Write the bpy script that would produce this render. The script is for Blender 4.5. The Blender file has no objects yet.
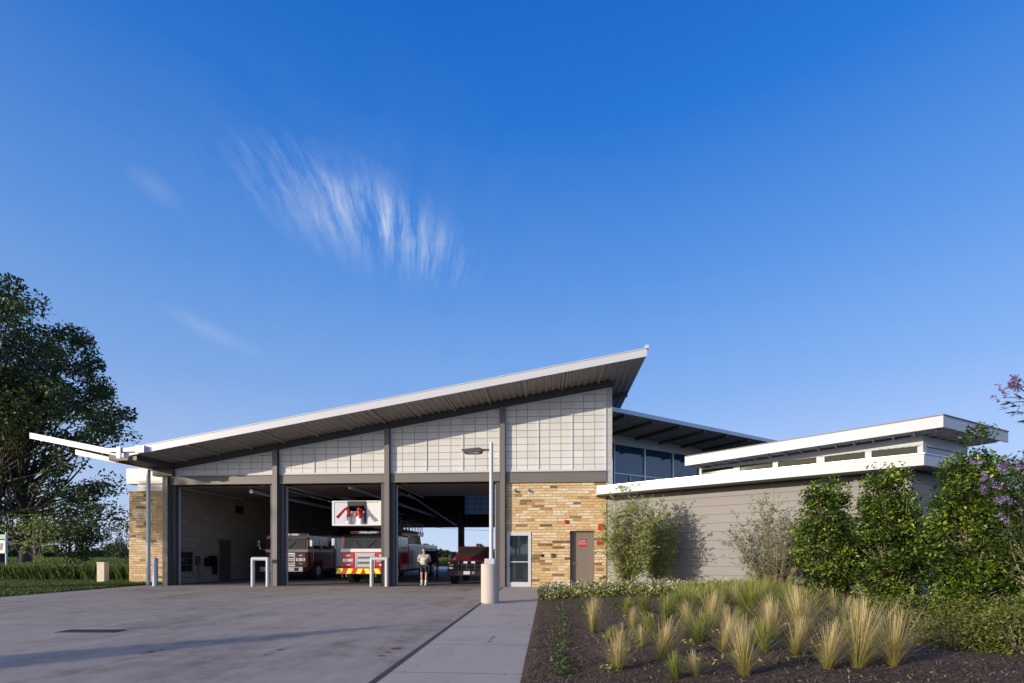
import bpy, bmesh, math, random
import numpy as np
from mathutils import Vector, Matrix
R = math.radians
random.seed(7); rng = np.random.default_rng(7)
sc = bpy.context.scene
COL = sc.collection
# ---------------------------------------------------------------- camera frame (surveyed from the photograph)
EYE = 1.5; F = 483.0; HOR = 554.0; TH = R(4.26)
RX, RY = math.cos(TH), math.sin(TH)
def C(xc, zc):                       # camera-aligned ground coords -> building-aligned world XY
    return (xc*RX - zc*RY, xc*RY + zc*RX)
def G(u, v):                         # ground point seen at a pixel
    zc = F*EYE/(v-HOR); return C((u-512)/F*zc, zc)
def GU(u, zc): return C((u-512)/F*zc, zc)
def ZV(v, zc): return EYE + (HOR-v)*zc/F
SUN_AZ = R(54.5); SUN_EL = R(10.5)    # direction light travels (from +Y toward +X), elevation
LD = (math.sin(SUN_AZ), math.cos(SUN_AZ))
# ---------------------------------------------------------------- object helpers
WO = {}
def tag(o, label=None, cat=None, group=None, kind=None):
    if label: o['label'] = label
    if cat: o['category'] = cat
    if group: o['group'] = group
    if kind: o['kind'] = kind
    return o
def empty(name, loc=(0,0,0), label=None, cat=None, group=None):
    o = bpy.data.objects.new(name, None); COL.objects.link(o); o.location = loc; o.empty_display_size = .2
    WO[o.name] = Vector(loc); return tag(o, label, cat, group)
def link(name, me, mats, parent=None, smooth=False, bevel=0, center=True):
    n = len(me.vertices)
    co = np.empty(n*3); me.vertices.foreach_get('co', co); co = co.reshape(-1,3)
    c = Vector(((co.min(0)+co.max(0))/2).tolist()) if center else Vector((0,0,0))
    if center:
        c.z = float(co[:,2].min()) if parent is None else c.z
        me.vertices.foreach_set('co', (co-np.array(c)).ravel())
    for m in (mats if isinstance(mats,(list,tuple)) else [mats]): me.materials.append(m)
    o = bpy.data.objects.new(name, me); COL.objects.link(o)
    if parent is not None:
        o.parent = parent; o.location = c - WO[parent.name]
    else: o.location = c
    WO[o.name] = c
    if smooth: me.polygons.foreach_set('use_smooth', [True]*len(me.polygons))
    if bevel:
        b = o.modifiers.new('bevel','BEVEL'); b.width = bevel; b.segments = 2; b.limit_method = 'ANGLE'; b.angle_limit = R(40)
    me.update(); return o
class MB:
    def __init__(s): s.v = []; s.f = []; s.m = []; s.mi = 0
    def mat(s, i): s.mi = i; return s
    def add(s, vs, fs):
        b = len(s.v); s.v += [tuple(p) for p in vs]
        for f in fs: s.f.append([b+i for i in f]); s.m.append(s.mi)
        return s
    def box(s, c, d, rz=0):
        cx,cy,cz = c; hx,hy,hz = d[0]/2,d[1]/2,d[2]/2; ca,sa = math.cos(rz),math.sin(rz)
        vs = []
        for z in (-hz,hz):
            for x,y in ((-hx,-hy),(hx,-hy),(hx,hy),(-hx,hy)): vs.append((cx+x*ca-y*sa, cy+x*sa+y*ca, cz+z))
        return s.add(vs, [(3,2,1,0),(4,5,6,7),(0,1,5,4),(1,2,6,5),(2,3,7,6),(3,0,4,7)])
    def b2(s, x0,x1,y0,y1,z0,z1): return s.box(((x0+x1)/2,(y0+y1)/2,(z0+z1)/2),(x1-x0,y1-y0,z1-z0))
    def ext(s, poly, vec):
        n = len(poly); v = Vector(vec); p = [Vector(q) for q in poly]
        nn = Vector((0,0,0))
        for i in range(n): nn += (p[i]-p[0]).cross(p[(i+1)%n]-p[0])
        if nn.dot(v) > 0: p.reverse()      # make first cap face away from vec
        vs = p + [q+v for q in p]
        fs = [tuple(range(n)), tuple(reversed(range(n,2*n)))]
        for i in range(n): j=(i+1)%n; fs.append((i, i+n, j+n, j))
        return s.add(vs, fs)
    def prism(s, xy, z0, z1): return s.ext([(x,y,z0) for x,y in xy], (0,0,z1-z0))
    def cyl(s, p0, p1, r0, r1=None, n=12, caps=True):
        r1 = r0 if r1 is None else r1
        p0,p1 = Vector(p0),Vector(p1); d = (p1-p0)
        if d.length < 1e-6: return s
        d.normalize(); a = d.orthogonal().normalized(); b = d.cross(a)
        vs = []
        for p,r in ((p0,r0),(p1,r1)):
            for k in range(n):
                t = 2*math.pi*k/n; vs.append(p + a*(r*math.cos(t)) + b*(r*math.sin(t)))
        fs = [(k,(k+1)%n,n+(k+1)%n,n+k) for k in range(n)]
        if caps: fs += [tuple(reversed(range(n))), tuple(range(n,2*n))]
        return s.add(vs, fs)
    def tube(s, pts, rs, n=8):
        for i in range(len(pts)-1):
            s.cyl(pts[i], pts[i+1], rs[i] if hasattr(rs,'__len__') else rs, rs[i+1] if hasattr(rs,'__len__') else rs, n, True)
        return s
    def sph(s, c, r, nu=12, nv=8):
        if not hasattr(r,'__len__'): r=(r,r,r)
        vs=[(c[0],c[1],c[2]-r[2])]
        for j in range(1,nv):
            t=-math.pi/2+math.pi*j/nv
            for i in range(nu):
                a=2*math.pi*i/nu; vs.append((c[0]+r[0]*math.cos(t)*math.cos(a),c[1]+r[1]*math.cos(t)*math.sin(a),c[2]+r[2]*math.sin(t)))
        vs.append((c[0],c[1],c[2]+r[2])); fs=[]
        for i in range(nu): fs.append((0,1+(i+1)%nu,1+i))
        for j in range(nv-2):
            for i in range(nu):
                a=1+j*nu+i; b=1+j*nu+(i+1)%nu; fs.append((a,b,b+nu,a+nu))
        L=len(vs)-1
        for i in range(nu): fs.append((L,1+(nv-2)*nu+i,1+(nv-2)*nu+(i+1)%nu))
        return s.add(vs,fs)
    def build(s, name, mats, parent=None, smooth=False, bevel=0):
        me = bpy.data.meshes.new(name); me.from_pydata([tuple(v) for v in s.v], [], s.f)
        me.polygons.foreach_set('material_index', s.m)
        return link(name, me, mats, parent, smooth, bevel)
def soft(o, ang=35):
    me = o.data; me.polygons.foreach_set('use_smooth',[True]*len(me.polygons))
    try: me.set_sharp_from_angle(angle=R(ang))
    except Exception: pass
    return o
def copy_tree(o, parent=None):
    c = o.copy(); COL.objects.link(c); c.parent = parent
    for ch in list(o.children): copy_tree(ch, c)
    return c
def text_mesh(name, body, size, loc, mat, parent, rot=(R(90),0,0)):
    cu = bpy.data.curves.new(name,'FONT'); cu.body = body; cu.size = size; cu.align_x='CENTER'; cu.align_y='CENTER'; cu.extrude=.002
    t = bpy.data.objects.new('tmp',cu); COL.objects.link(t)
    dg = bpy.context.evaluated_depsgraph_get(); me = bpy.data.meshes.new_from_object(t.evaluated_get(dg))
    bpy.data.objects.remove(t)
    me.transform(Matrix.Translation(loc) @ Matrix.Rotation(rot[2],4,'Z') @ Matrix.Rotation(rot[0],4,'X'))
    me.materials.clear()
    return link(name, me, mat, parent)
# ---------------------------------------------------------------- materials
class NT:
    def __init__(s, name):
        s.m = bpy.data.materials.new(name); s.m.use_nodes = True; s.t = s.m.node_tree
        s.p = s.t.nodes['Principled BSDF']; s.out = s.t.nodes['Material Output']
    def n(s, ty, **kw):
        x = s.t.nodes.new(ty)
        for k,v in kw.items(): setattr(x,k,v)
        return x
    def l(s, a, b): s.t.links.new(a, b)
    def M(s, op, a, b=None, c=None, clamp=False):
        x = s.n('ShaderNodeMath', operation=op, use_clamp=clamp)
        for i,v in enumerate((a,b,c)):
            if v is None: continue
            if isinstance(v,(int,float)): x.inputs[i].default_value = v
            else: s.l(v, x.inputs[i])
        return x.outputs[0]
    def noise(s, scale, detail=4, rough=.6, vec=None, out='Fac'):
        x = s.n('ShaderNodeTexNoise'); x.inputs['Scale'].default_value=scale; x.inputs['Detail'].default_value=detail; x.inputs['Roughness'].default_value=rough
        if vec is not None: s.l(vec, x.inputs['Vector'])
        return x.outputs[out]
    def ramp(s, fac, stops):
        x = s.n('ShaderNodeValToRGB'); e = x.color_ramp.elements
        while len(e) < len(stops): e.new(.5)
        for i,(p,c) in enumerate(stops): e[i].position=p; e[i].color=(*c,1)
        s.l(fac, x.inputs[0]); return x.outputs[0]
    def mix(s, fac, a, b, blend='MIX'):
        x = s.n('ShaderNodeMix', data_type='RGBA', blend_type=blend)
        for i,v in ((0,fac),(6,a),(7,b)):
            if isinstance(v,(int,float)): x.inputs[i].default_value=v
            elif isinstance(v,tuple): x.inputs[i].default_value=(*v,1)
            else: s.l(v, x.inputs[i])
        return x.outputs[2]
    def bump(s, h, strength=.3, dist=.02):
        x = s.n('ShaderNodeBump'); x.inputs['Strength'].default_value=strength; x.inputs['Distance'].default_value=dist
        s.l(h, x.inputs['Height']); s.l(x.outputs[0], s.p.inputs['Normal'])
    def set(s, **kw):
        for k,v in kw.items():
            i = s.p.inputs[k]
            if isinstance(v,(int,float)): i.default_value=v
            elif isinstance(v,tuple): i.default_value=(*v,1) if len(v)==3 else v
            else: s.l(v,i)
        return s
    def geo(s): return s.n('ShaderNodeNewGeometry').outputs['Position']
    def obj(s): return s.n('ShaderNodeTexCoord').outputs['Object']
    def sep(s, v):
        x = s.n('ShaderNodeSeparateXYZ'); s.l(v, x.inputs[0]); return x.outputs
    def comb(s, a, b, c=0.0):
        x = s.n('ShaderNodeCombineXYZ')
        for i,v in enumerate((a,b,c)):
            if isinstance(v,(int,float)): x.inputs[i].default_value=v
            else: s.l(v,x.inputs[i])
        return x.outputs[0]
def simple(name, col, rough=.5, metal=0, var=.12, scale=3, bump=0, coat=0, spec=.5):
    t = NT(name); vec = t.geo()
    f = t.noise(scale,5,.6,vec); f2 = t.noise(scale*7,3,.6,vec)
    a = tuple(c*(1-var) for c in col); b = tuple(min(1,c*(1+var)) for c in col)
    c = t.mix(t.M('MULTIPLY_ADD',f2,.4,t.M('MULTIPLY',f,.6)), a, b)
    t.set(**{'Base Color':c,'Roughness':rough,'Metallic':metal,'Specular IOR Level':spec})
    if coat: t.set(**{'Coat Weight':coat,'Coat Roughness':.08})
    if bump: t.bump(f2,bump,.01)
    return t.m
M = {}
M['white_metal'] = simple('white_metal',(.55,.57,.60),.42,0,.05,.8)
M['wing_white'] = simple('wing_white',(.44,.475,.515),.45,0,.06,.8)
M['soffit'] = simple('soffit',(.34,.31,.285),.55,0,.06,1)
M['rafter'] = simple('rafter',(.40,.37,.34),.5,0,.05)
M['taupe_steel'] = simple('taupe_steel',(.16,.143,.13),.5,0,.06,1)
M['dark_steel'] = simple('dark_steel',(.075,.068,.062),.5,0,.1,1)
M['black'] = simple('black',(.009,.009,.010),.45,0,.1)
M['galv'] = simple('galv',(.50,.54,.60),.4,.25,.1,4)
M['pipe_white'] = simple('pipe_white',(.52,.53,.54),.45,0,.1,5)
M['rubber'] = simple('rubber',(.018,.018,.018),.8,0,.15,8)
M['chrome'] = simple('chrome',(.70,.70,.72),.18,1,.04)
M['alu'] = simple('alu',(.55,.56,.58),.35,.7,.08,4)
M['fire_red'] = simple('fire_red',(.55,.015,.018),.25,0,.08,2,0,.8)
M['dark_red'] = simple('dark_red',(.22,.008,.012),.25,0,.08,2,0,.8)
M['white_paint'] = simple('white_paint',(.75,.75,.74),.3,0,.04,2,0,.5)
M['yellow'] = simple('yellow',(.80,.85,.03),.4,0,.05)
M['amber'] = simple('amber',(.8,.25,.02),.3)
M['lamp_glass'] = simple('lamp_glass',(.8,.8,.8),.1,.3,.03)
M['door_taupe'] = simple('door_taupe',(.20,.165,.135),.5,0,.05,2)
M['brown_door'] = simple('brown_door',(.13,.085,.055),.5,0,.1,2)
M['sign_red'] = simple('sign_red',(.50,.03,.035),.4,0,.05)
M['sign_green'] = simple('sign_green',(.02,.20,.11),.4)
M['sign_white'] = simple('sign_white',(.55,.56,.58),.4)
M['paint_mark'] = simple('paint_mark',(.30,.05,.05),.85,0,.35,20)
M['blinds'] = simple('blinds',(.30,.33,.34),.6,0,.1)
M['tan_box'] = simple('tan_box',(.62,.56,.42),.7,0,.08,6,.3)
M['skin'] = simple('skin',(.55,.30,.20),.5,0,.06,8)
M['shirt'] = simple('shirt',(.42,.43,.45),.85,0,.12,9)
M['navy'] = simple('navy',(.02,.022,.04),.85,0,.1)
M['sock'] = simple('sock',(.7,.7,.7),.9)
M['hair'] = simple('hair',(.05,.03,.02),.7)
M['paper'] = simple('paper',(.75,.72,.6),.7)
M['wood_pole'] = simple('wood_pole',(.12,.085,.06),.9,0,.2,3,.4)
def glass(name, col=(.02,.03,.035), rough=.03, alpha=None):
    t = NT(name); t.set(**{'Base Color':col,'Roughness':rough,'Specular IOR Level':1.0,'IOR':1.6})
    if alpha is not None:
        tr = t.n('ShaderNodeBsdfTransparent'); mx = t.n('ShaderNodeMixShader'); mx.inputs[0].default_value = alpha
        t.l(tr.outputs[0],mx.inputs[1]); t.l(t.p.outputs[0],mx.inputs[2]); t.l(mx.outputs[0],t.out.inputs[0])
    return t.m
M['glass_dark'] = glass('glass_dark')
M['glass_clerestory'] = glass('glass_clerestory',(.03,.035,.025),.05)
M['glass_clerestory'].node_tree.nodes['Principled BSDF'].inputs['Specular IOR Level'].default_value=.25
M['glass_truck'] = glass('glass_truck',(.012,.018,.018),.06)
M['glass_truck'].node_tree.nodes['Principled BSDF'].inputs['Specular IOR Level'].default_value=.35
M['glass_clear'] = glass('glass_clear',(.03,.05,.05),.02,.55)
def blue_glass():
    t = NT('glass_blue'); t.set(**{'Base Color':(.01,.06,.13),'Roughness':.05,'Specular IOR Level':.8,'IOR':1.6}); return t.m
M['glass_blue'] = blue_glass()
def stone_mat():
    t = NT('stone'); p = t.sep(t.geo()); u = t.M('ADD',p[0],p[1]); z = p[2]
    wob = t.M('MULTIPLY',t.noise(1.2,2,.5,t.geo()),.03)
    v = t.comb(u, t.M('ADD',z,wob))
    def br(w,h,off,fr,sq,sqf,mort):
        b = t.n('ShaderNodeTexBrick'); b.offset=off; b.offset_frequency=fr; b.squash=sq; b.squash_frequency=sqf
        b.inputs['Scale'].default_value=1; b.inputs['Brick Width'].default_value=w; b.inputs['Row Height'].default_value=h
        b.inputs['Mortar Size'].default_value=mort; b.inputs['Mortar Smooth'].default_value=.4; b.inputs['Bias'].default_value=0
        b.inputs['Color1'].default_value=(0,0,0,1); b.inputs['Color2'].default_value=(1,1,1,1); b.inputs['Mortar'].default_value=(.5,.5,.5,1)
        t.l(v,b.inputs['Vector']); return b
    a = br(.56,.125,.37,2,.62,3,.013)
    c = t.ramp(a.outputs['Color'],[(0,(.16,.095,.05)),(.07,(.38,.23,.11)),(.14,(.60,.40,.19)),(.32,(.66,.45,.22)),(.5,(.72,.55,.31)),(.66,(.68,.46,.20)),(.82,(.76,.62,.40)),(1,(.78,.68,.50))])
    n = t.noise(9,5,.65,t.geo()); c = t.mix(.55, c, t.ramp(n,[(.25,(.35,.3,.25)),(.6,(1,1,1))]),'MULTIPLY')
    c = t.mix(a.outputs['Fac'], c, (.40,.32,.22))
    t.set(**{'Base Color':c,'Roughness':.9,'Specular IOR Level':.2})
    h = t.M('SUBTRACT',t.M('ADD',t.M('MULTIPLY',n,.35),t.M('MULTIPLY',a.outputs['Color'],.5)),t.M('MULTIPLY',a.outputs['Fac'],1.2))
    t.bump(h,.8,.03); return t.m
M['stone'] = stone_mat()
def block_mat():
    t = NT('block'); p = t.sep(t.geo()); v = t.comb(t.M('ADD',p[0],p[1]),p[2])
    b = t.n('ShaderNodeTexBrick'); b.inputs['Scale'].default_value=1; b.inputs['Brick Width'].default_value=.6; b.inputs['Row Height'].default_value=.3
    b.inputs['Mortar Size'].default_value=.012; b.inputs['Color1'].default_value=(.30,.25,.19,1); b.inputs['Color2'].default_value=(.36,.30,.23,1); b.inputs['Mortar'].default_value=(.2,.17,.13,1)
    t.l(v,b.inputs['Vector']); t.set(**{'Base Color':b.outputs['Color'],'Roughness':.85}); t.bump(b.outputs['Fac'],-.4,.01); return t.m
M['block'] = block_mat()
def grid_mat(name, bg, ln, w, h, x0, z0, trans=0, m=.013):
    t = NT(name); p = t.sep(t.geo()); v = t.comb(t.M('SUBTRACT',p[0],x0), t.M('SUBTRACT',p[2],z0))
    b = t.n('ShaderNodeTexBrick'); b.offset=0; b.inputs['Scale'].default_value=1; b.inputs['Brick Width'].default_value=w; b.inputs['Row Height'].default_value=h
    b.inputs['Mortar Size'].default_value=m; b.inputs['Mortar Smooth'].default_value=.5
    b.inputs['Color1'].default_value=(*bg,1); b.inputs['Color2'].default_value=(*[c*.88 for c in bg],1); b.inputs['Mortar'].default_value=(*ln,1)
    t.l(v,b.inputs['Vector'])
    n = t.noise(.9,4,.6,t.geo()); c = t.mix(.35,b.outputs['Color'],t.ramp(n,[(.3,(.82,.82,.8)),(.65,(1,1,1))]),'MULTIPLY')
    t.set(**{'Base Color':c,'Roughness':.35})
    if trans:
        tl = t.n('ShaderNodeBsdfTranslucent'); t.l(b.outputs['Color'],tl.inputs[0]); mx = t.n('ShaderNodeMixShader'); mx.inputs[0].default_value=trans
        t.l(t.p.outputs[0],mx.inputs[1]); t.l(tl.outputs[0],mx.inputs[2]); t.l(mx.outputs[0],t.out.inputs[0])
    return t.m
def concrete(name, base, joint=None, stain=.25):
    t = NT(name); g = t.geo(); p = t.sep(g)
    n1 = t.noise(.22,5,.6,g); n2 = t.noise(2.2,6,.7,g); n3 = t.noise(28,4,.7,g)
    st = t.noise(1,4,.65, t.comb(t.M('MULTIPLY',p[0],1.6),t.M('MULTIPLY',p[1],.16)))
    f = t.M('ADD',t.M('ADD',t.M('MULTIPLY',n1,.35),t.M('MULTIPLY',n2,.3)),t.M('ADD',t.M('MULTIPLY',n3,.12),t.M('MULTIPLY',st,.25)))
    c = t.ramp(f,[(.36,tuple(x*(1-stain*1.3) for x in base)),(.5,base),(.64,tuple(x*(1+stain*.6) for x in base))])
    h = t.M('MULTIPLY',n3,.4)
    oil = t.noise(.55,3,.5,t.comb(t.M('ADD',p[0],37),p[1])); c = t.mix(t.M('MULTIPLY',t.M('SUBTRACT',oil,.60,None,True),2.2), c, tuple(x*.45 for x in base))
    sp = t.noise(5.5,2,.5,g); c = t.mix(t.M('MULTIPLY',t.M('SUBTRACT',sp,.70,None,True),6.0,None,True), c, tuple(x*.4 for x in base))
    vor = t.n('ShaderNodeTexVoronoi',feature='DISTANCE_TO_EDGE'); vor.inputs['Scale'].default_value=.16; wv=t.n('ShaderNodeVectorMath',operation='ADD'); t.l(g,wv.inputs[0]); sc_=t.n('ShaderNodeVectorMath',operation='SCALE'); t.l(t.noise(1.3,4,.6,g,'Color'),sc_.inputs[0]); sc_.inputs['Scale'].default_value=1.6; t.l(sc_.outputs[0],wv.inputs[1]); t.l(wv.outputs[0],vor.inputs['Vector'])
    c = t.mix(t.M('MULTIPLY',t.M('LESS_THAN',vor.outputs['Distance'],.0016),.45), c, tuple(x*.35 for x in base))
    if joint:
        jl = None
        for ax,sp,off in joint:
            d = t.M('ABSOLUTE',t.M('SUBTRACT',t.M('FRACT',t.M('MULTIPLY',t.M('SUBTRACT',p[ax],off),1/sp)),.5))
            k = t.M('GREATER_THAN',d,.5-.013/sp)
            jl = k if jl is None else t.M('MAXIMUM',jl,k)
        c = t.mix(t.M('MULTIPLY',jl,.75), c, tuple(x*.35 for x in base)); h = t.M('SUBTRACT',h,jl)
    t.set(**{'Base Color':c,'Roughness':.82,'Specular IOR Level':.3}); t.bump(h,.25,.008); return t.m
M['drive'] = concrete('drive_concrete',(.345,.295,.243),[(0,5.38,-2.07),(1,4.6,9.4)],.5)
M['walk'] = concrete('walk_concrete',(.44,.385,.32),[(1,1.9,.3)],.15)
M['apron'] = concrete('apron_concrete',(.34,.34,.34),None,.2)
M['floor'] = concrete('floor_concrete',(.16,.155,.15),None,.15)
M['cast'] = concrete('cast_concrete',(.50,.45,.40),None,.15)
M['joint'] = simple('joint',(.05,.048,.045),.9,0,.3,8)
def soil_mat():
    t = NT('mulch'); g = t.geo(); n = t.noise(14,6,.75,g); v = t.n('ShaderNodeTexVoronoi'); v.inputs['Scale'].default_value=38; t.l(g,v.inputs['Vector'])
    c = t.ramp(t.M('ADD',t.M('MULTIPLY',n,.6),t.M('MULTIPLY',v.outputs['Color'],.4)),[(.27,(.022,.012,.007)),(.5,(.085,.052,.032)),(.72,(.26,.17,.105))])
    t.set(**{'Base Color':c,'Roughness':.95}); t.bump(t.M('ADD',v.outputs['Distance'],n),1,.05); return t.m
M['mulch'] = soil_mat()
def grass_ground():
    t = NT('grass_ground'); g = t.geo(); n = t.noise(.12,5,.6,g); n2 = t.noise(6,5,.7,g)
    c = t.ramp(t.M('ADD',t.M('MULTIPLY',n,.5),t.M('MULTIPLY',n2,.5)),[(.35,(.03,.05,.012)),(.5,(.055,.085,.02)),(.66,(.11,.12,.04))])
    t.set(**{'Base Color':c,'Roughness':.95}); t.bump(n2,.8,.05); return t.m
M['grass_ground'] = grass_ground()
def leaf_mat(name, cols, rough=.5, trans=.25, spec=.4):
    t = NT(name); at = t.n('ShaderNodeAttribute', attribute_name='lv'); 
    k = len(cols); c = t.ramp(at.outputs['Fac'],[(i/(k-1),cc) for i,cc in enumerate(cols)])
    t.set(**{'Base Color':c,'Roughness':rough,'Specular IOR Level':spec})
    tl = t.n('ShaderNodeBsdfTranslucent'); t.l(c,tl.inputs[0]); mx = t.n('ShaderNodeMixShader'); mx.inputs[0].default_value=trans
    t.l(t.p.outputs[0],mx.inputs[1]); t.l(tl.outputs[0],mx.inputs[2]); t.l(mx.outputs[0],t.out.inputs[0]); return t.m
M['leaf_tree'] = leaf_mat('leaf_tree',[(.018,.036,.008),(.055,.082,.016),(.12,.15,.03)],.5,.25)
M['leaf_far'] = leaf_mat('leaf_far',[(.02,.035,.01),(.05,.075,.02),(.08,.10,.03)],.6,.2)
M['leaf_gloss'] = leaf_mat('leaf_gloss',[(.008,.020,.004),(.026,.058,.007),(.09,.15,.014),(.36,.44,.045)],.38,.25,.35)
M['leaf_willow'] = leaf_mat('leaf_willow',[(.12,.17,.03),(.25,.32,.055),(.42,.48,.10)],.5,.35)
M['leaf_grey'] = leaf_mat('leaf_grey',[(.06,.085,.035),(.12,.15,.065),(.19,.22,.11)],.6,.25)
M['leaf_vitex'] = leaf_mat('leaf_vitex',[(.02,.045,.012),(.05,.09,.02),(.10,.14,.04)],.5,.3)
M['petal_purple'] = leaf_mat('petal_purple',[(.13,.08,.22),(.24,.17,.36),(.36,.28,.46)],.7,.3)
M['petal_white'] = leaf_mat('petal_white',[(.6,.6,.55),(.8,.8,.78)],.7,.3)
M['leaf_box'] = leaf_mat('leaf_box',[(.05,.07,.010),(.13,.155,.02),(.26,.27,.04)],.5,.25)
M['blade_tan'] = leaf_mat('blade_tan',[(.14,.15,.03),(.36,.33,.09),(.66,.52,.26),(.86,.70,.44)],.6,.4)
M['blade_green'] = leaf_mat('blade_green',[(.06,.10,.012),(.19,.24,.035),(.44,.43,.11),(.80,.67,.38)],.6,.4)
M['lawn'] = leaf_mat('lawn',[(.03,.06,.01),(.07,.12,.02),(.13,.17,.04)],.6,.3)
M['field'] = leaf_mat('field',[(.04,.08,.012),(.09,.15,.02),(.19,.20,.06)],.7,.3)
M['bark'] = simple('bark',(.085,.065,.05),.9,0,.3,6,.6)
M['twig'] = simple('twig',(.30,.23,.16),.85,0,.2,12,.3)
# ---------------------------------------------------------------- foliage helpers (numpy)
def mesh_np(name, V, Fq, lv=None):
    me = bpy.data.meshes.new(name); n=len(V); m=len(Fq); k=Fq.shape[1]
    me.vertices.add(n); me.vertices.foreach_set('co',V.astype(np.float32).ravel())
    me.loops.add(m*k); me.loops.foreach_set('vertex_index',Fq.astype(np.int32).ravel())
    me.polygons.add(m); me.polygons.foreach_set('loop_start',np.arange(0,m*k,k,dtype=np.int32))
    me.update(calc_edges=True)
    if lv is not None:
        a = me.attributes.new('lv','FLOAT','POINT'); a.data.foreach_set('value',lv.astype(np.float32))
    me.validate(); return me
def leaves(P, size, lv, aspect=.5, up=0.0, droop=0.0, axis=None):
    """one folded four-cornered leaf per point; P (n,3), size scalar or (n,)"""
    n = len(P); size = np.broadcast_to(size,(n,))*rng.uniform(.7,1.3,n)
    d = rng.normal(size=(n,3)) if axis is None else axis + rng.normal(size=(n,3))*.35
    d[:,2] = d[:,2]*(1-abs(up)) + up*1.5 - droop
    d /= np.linalg.norm(d,axis=1)[:,None]+1e-9
    r = rng.normal(size=(n,3)); s = np.cross(d,r); s /= np.linalg.norm(s,axis=1)[:,None]+1e-9
    nn = np.cross(d,s); L=size[:,None]; W=L*aspect*.5
    V = np.stack([P, P+d*L*.45+s*W+nn*W*.3, P+d*L, P+d*L*.45-s*W+nn*W*.3],1).reshape(-1,3)
    Fq = np.arange(n*4).reshape(n,4)
    return V, Fq, np.repeat(np.clip(lv,0,1),4)
def clump_points(centres, rad, per):
    c = np.repeat(np.array(centres),per,0); n=len(c)
    d = rng.normal(size=(n,3)); d /= np.linalg.norm(d,axis=1)[:,None]
    r = np.repeat(np.broadcast_to(rad,(len(centres),)),per)*rng.uniform(.25,1,n)**.5
    return c + d*r[:,None]*np.array([1,1,.7])
def bez(a, b, c, k=6):
    out=[]
    for i in range(k+1):
        t=i/k; out.append(a*(1-t)**2+b*2*t*(1-t)+c*t*t)
    return out
def tree(name, base, H, crown, trunk_r, nclump, per, leaf, leafmat, label, cat='tree', group=None, trunks=1, crad=.9, aspect=.6, bark='bark', low=.3, lean=0, fill=.45, seed=1):
    """crown: list of ellipsoids (dx,dy,z,rx,ry,rz) relative to base"""
    global rng
    rng = np.random.default_rng(seed); rnd = random.Random(seed)
    root = empty(name, base, label, cat, group); B = Vector(base)
    vols = [c[3]*c[4]*c[5] for c in crown]; tot=sum(vols); cs=[]
    for c,v in zip(crown,vols):
        k = max(3,int(nclump*v/tot))
        d = rng.normal(size=(k,3)); d/=np.linalg.norm(d,axis=1)[:,None]; r = rng.uniform(fill**3,1.05,k)**(1/3)
        q = d*r[:,None]*np.array(c[3:6])+np.array(c[0:3]); cs.append(q)
    cs = np.concatenate(cs); cs = cs[cs[:,2]>H*low*.5]
    bm = MB(); stems=[]
    for s in range(trunks):
        a = 2*math.pi*s/max(1,trunks)+rnd.random(); off = Vector((math.cos(a),math.sin(a),0))*(trunk_r*1.6 if trunks>1 else 0)
        tops = Vector((crown[0][0]+math.cos(a)*crown[0][3]*.35*(trunks>1)+lean, crown[0][1]+math.sin(a)*crown[0][4]*.35*(trunks>1), H*.85))
        pts = bez(off, Vector((off.x*2.2,off.y*2.2,H*.4)), tops, 8)
        pts = [p+Vector((rnd.gauss(0,1),rnd.gauss(0,1),0))*trunk_r*.35*(i>0) for i,p in enumerate(pts)]
        rs = [trunk_r*(1.25 if i==0 else (1-i/8.6)) for i in range(9)]
        bm.tube([B+p for p in pts], rs, 8); stems.append((pts,rs))
    for q in cs:
        if rnd.random() > .75: continue
        pts,rs = stems[rnd.randrange(len(stems))]
        z = q[2]*rnd.uniform(.4,.75)
        i = min(range(9), key=lambda j: abs(pts[j].z-z)); a = pts[i]; c = Vector(q)
        m = (a+c)/2 + Vector((rnd.gauss(0,1),rnd.gauss(0,1),-abs(rnd.gauss(0,1))))*H*.02
        b = bez(a,m,c,4); r0 = rs[i]*.42
        bm.tube([B+p for p in b],[max(r0*(1-j/4.6),trunk_r*.03) for j in range(5)],5)
    bm.build('trunk', M[bark], root, smooth=True)
    P = clump_points(cs, crad*rng.uniform(.6,1.3,len(cs)), per) + np.array(base)
    lv = np.repeat(rng.uniform(.1,.8,len(cs)),per)+rng.normal(0,.16,len(P))
    V,Fq,L = leaves(P, leaf, lv, aspect, up=.1)
    me = mesh_np('crown',V,Fq,L); link('crown', me, leafmat, root)
    return root
# ---------------------------------------------------------------- ground
def sheet(name, xy, z, m, **kw):
    b = MB(); b.add([(x,y,z) for x,y in xy],[tuple(range(len(xy)))]); o = b.build(name,m); return tag(o,kind='structure',**kw)
def disc(name, r, z, m):
    b = MB(); n=64; vs=[(0,0,z)]+[(r*math.cos(2*math.pi*i/n),r*math.sin(2*math.pi*i/n),z) for i in range(n)]
    b.add(vs,[(0,1+i,1+(i+1)%n) for i in range(n)]); return tag(b.build(name,m),kind='structure')
disc('ground', 4000, -.02, M['grass_ground'])
XL = -18.4; C1=-12.81; C2=-7.43; C3=-2.07; XR=2.61; YF=22.0; YB=41.2
dl0 = C(-17.8,-12); dl1 = G(0,597); dl2 = G(146,585.2)
sheet('drive_pavement', [(-45,-14),(C3,-14),(C3,YF+.02),(XL-.3,YF+.02),(dl2[0],dl2[1]),(dl1[0],dl1[1]),(-24,9),(-45,4)], 0, M['drive'])
sheet('sidewalk', [(C3+.08,-14),(-.32,-14),(-.32,17.75),(8,17.75),(8,22),(2.6,22.1),(C3+.08,22.02)], .004, M['walk'])
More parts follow.
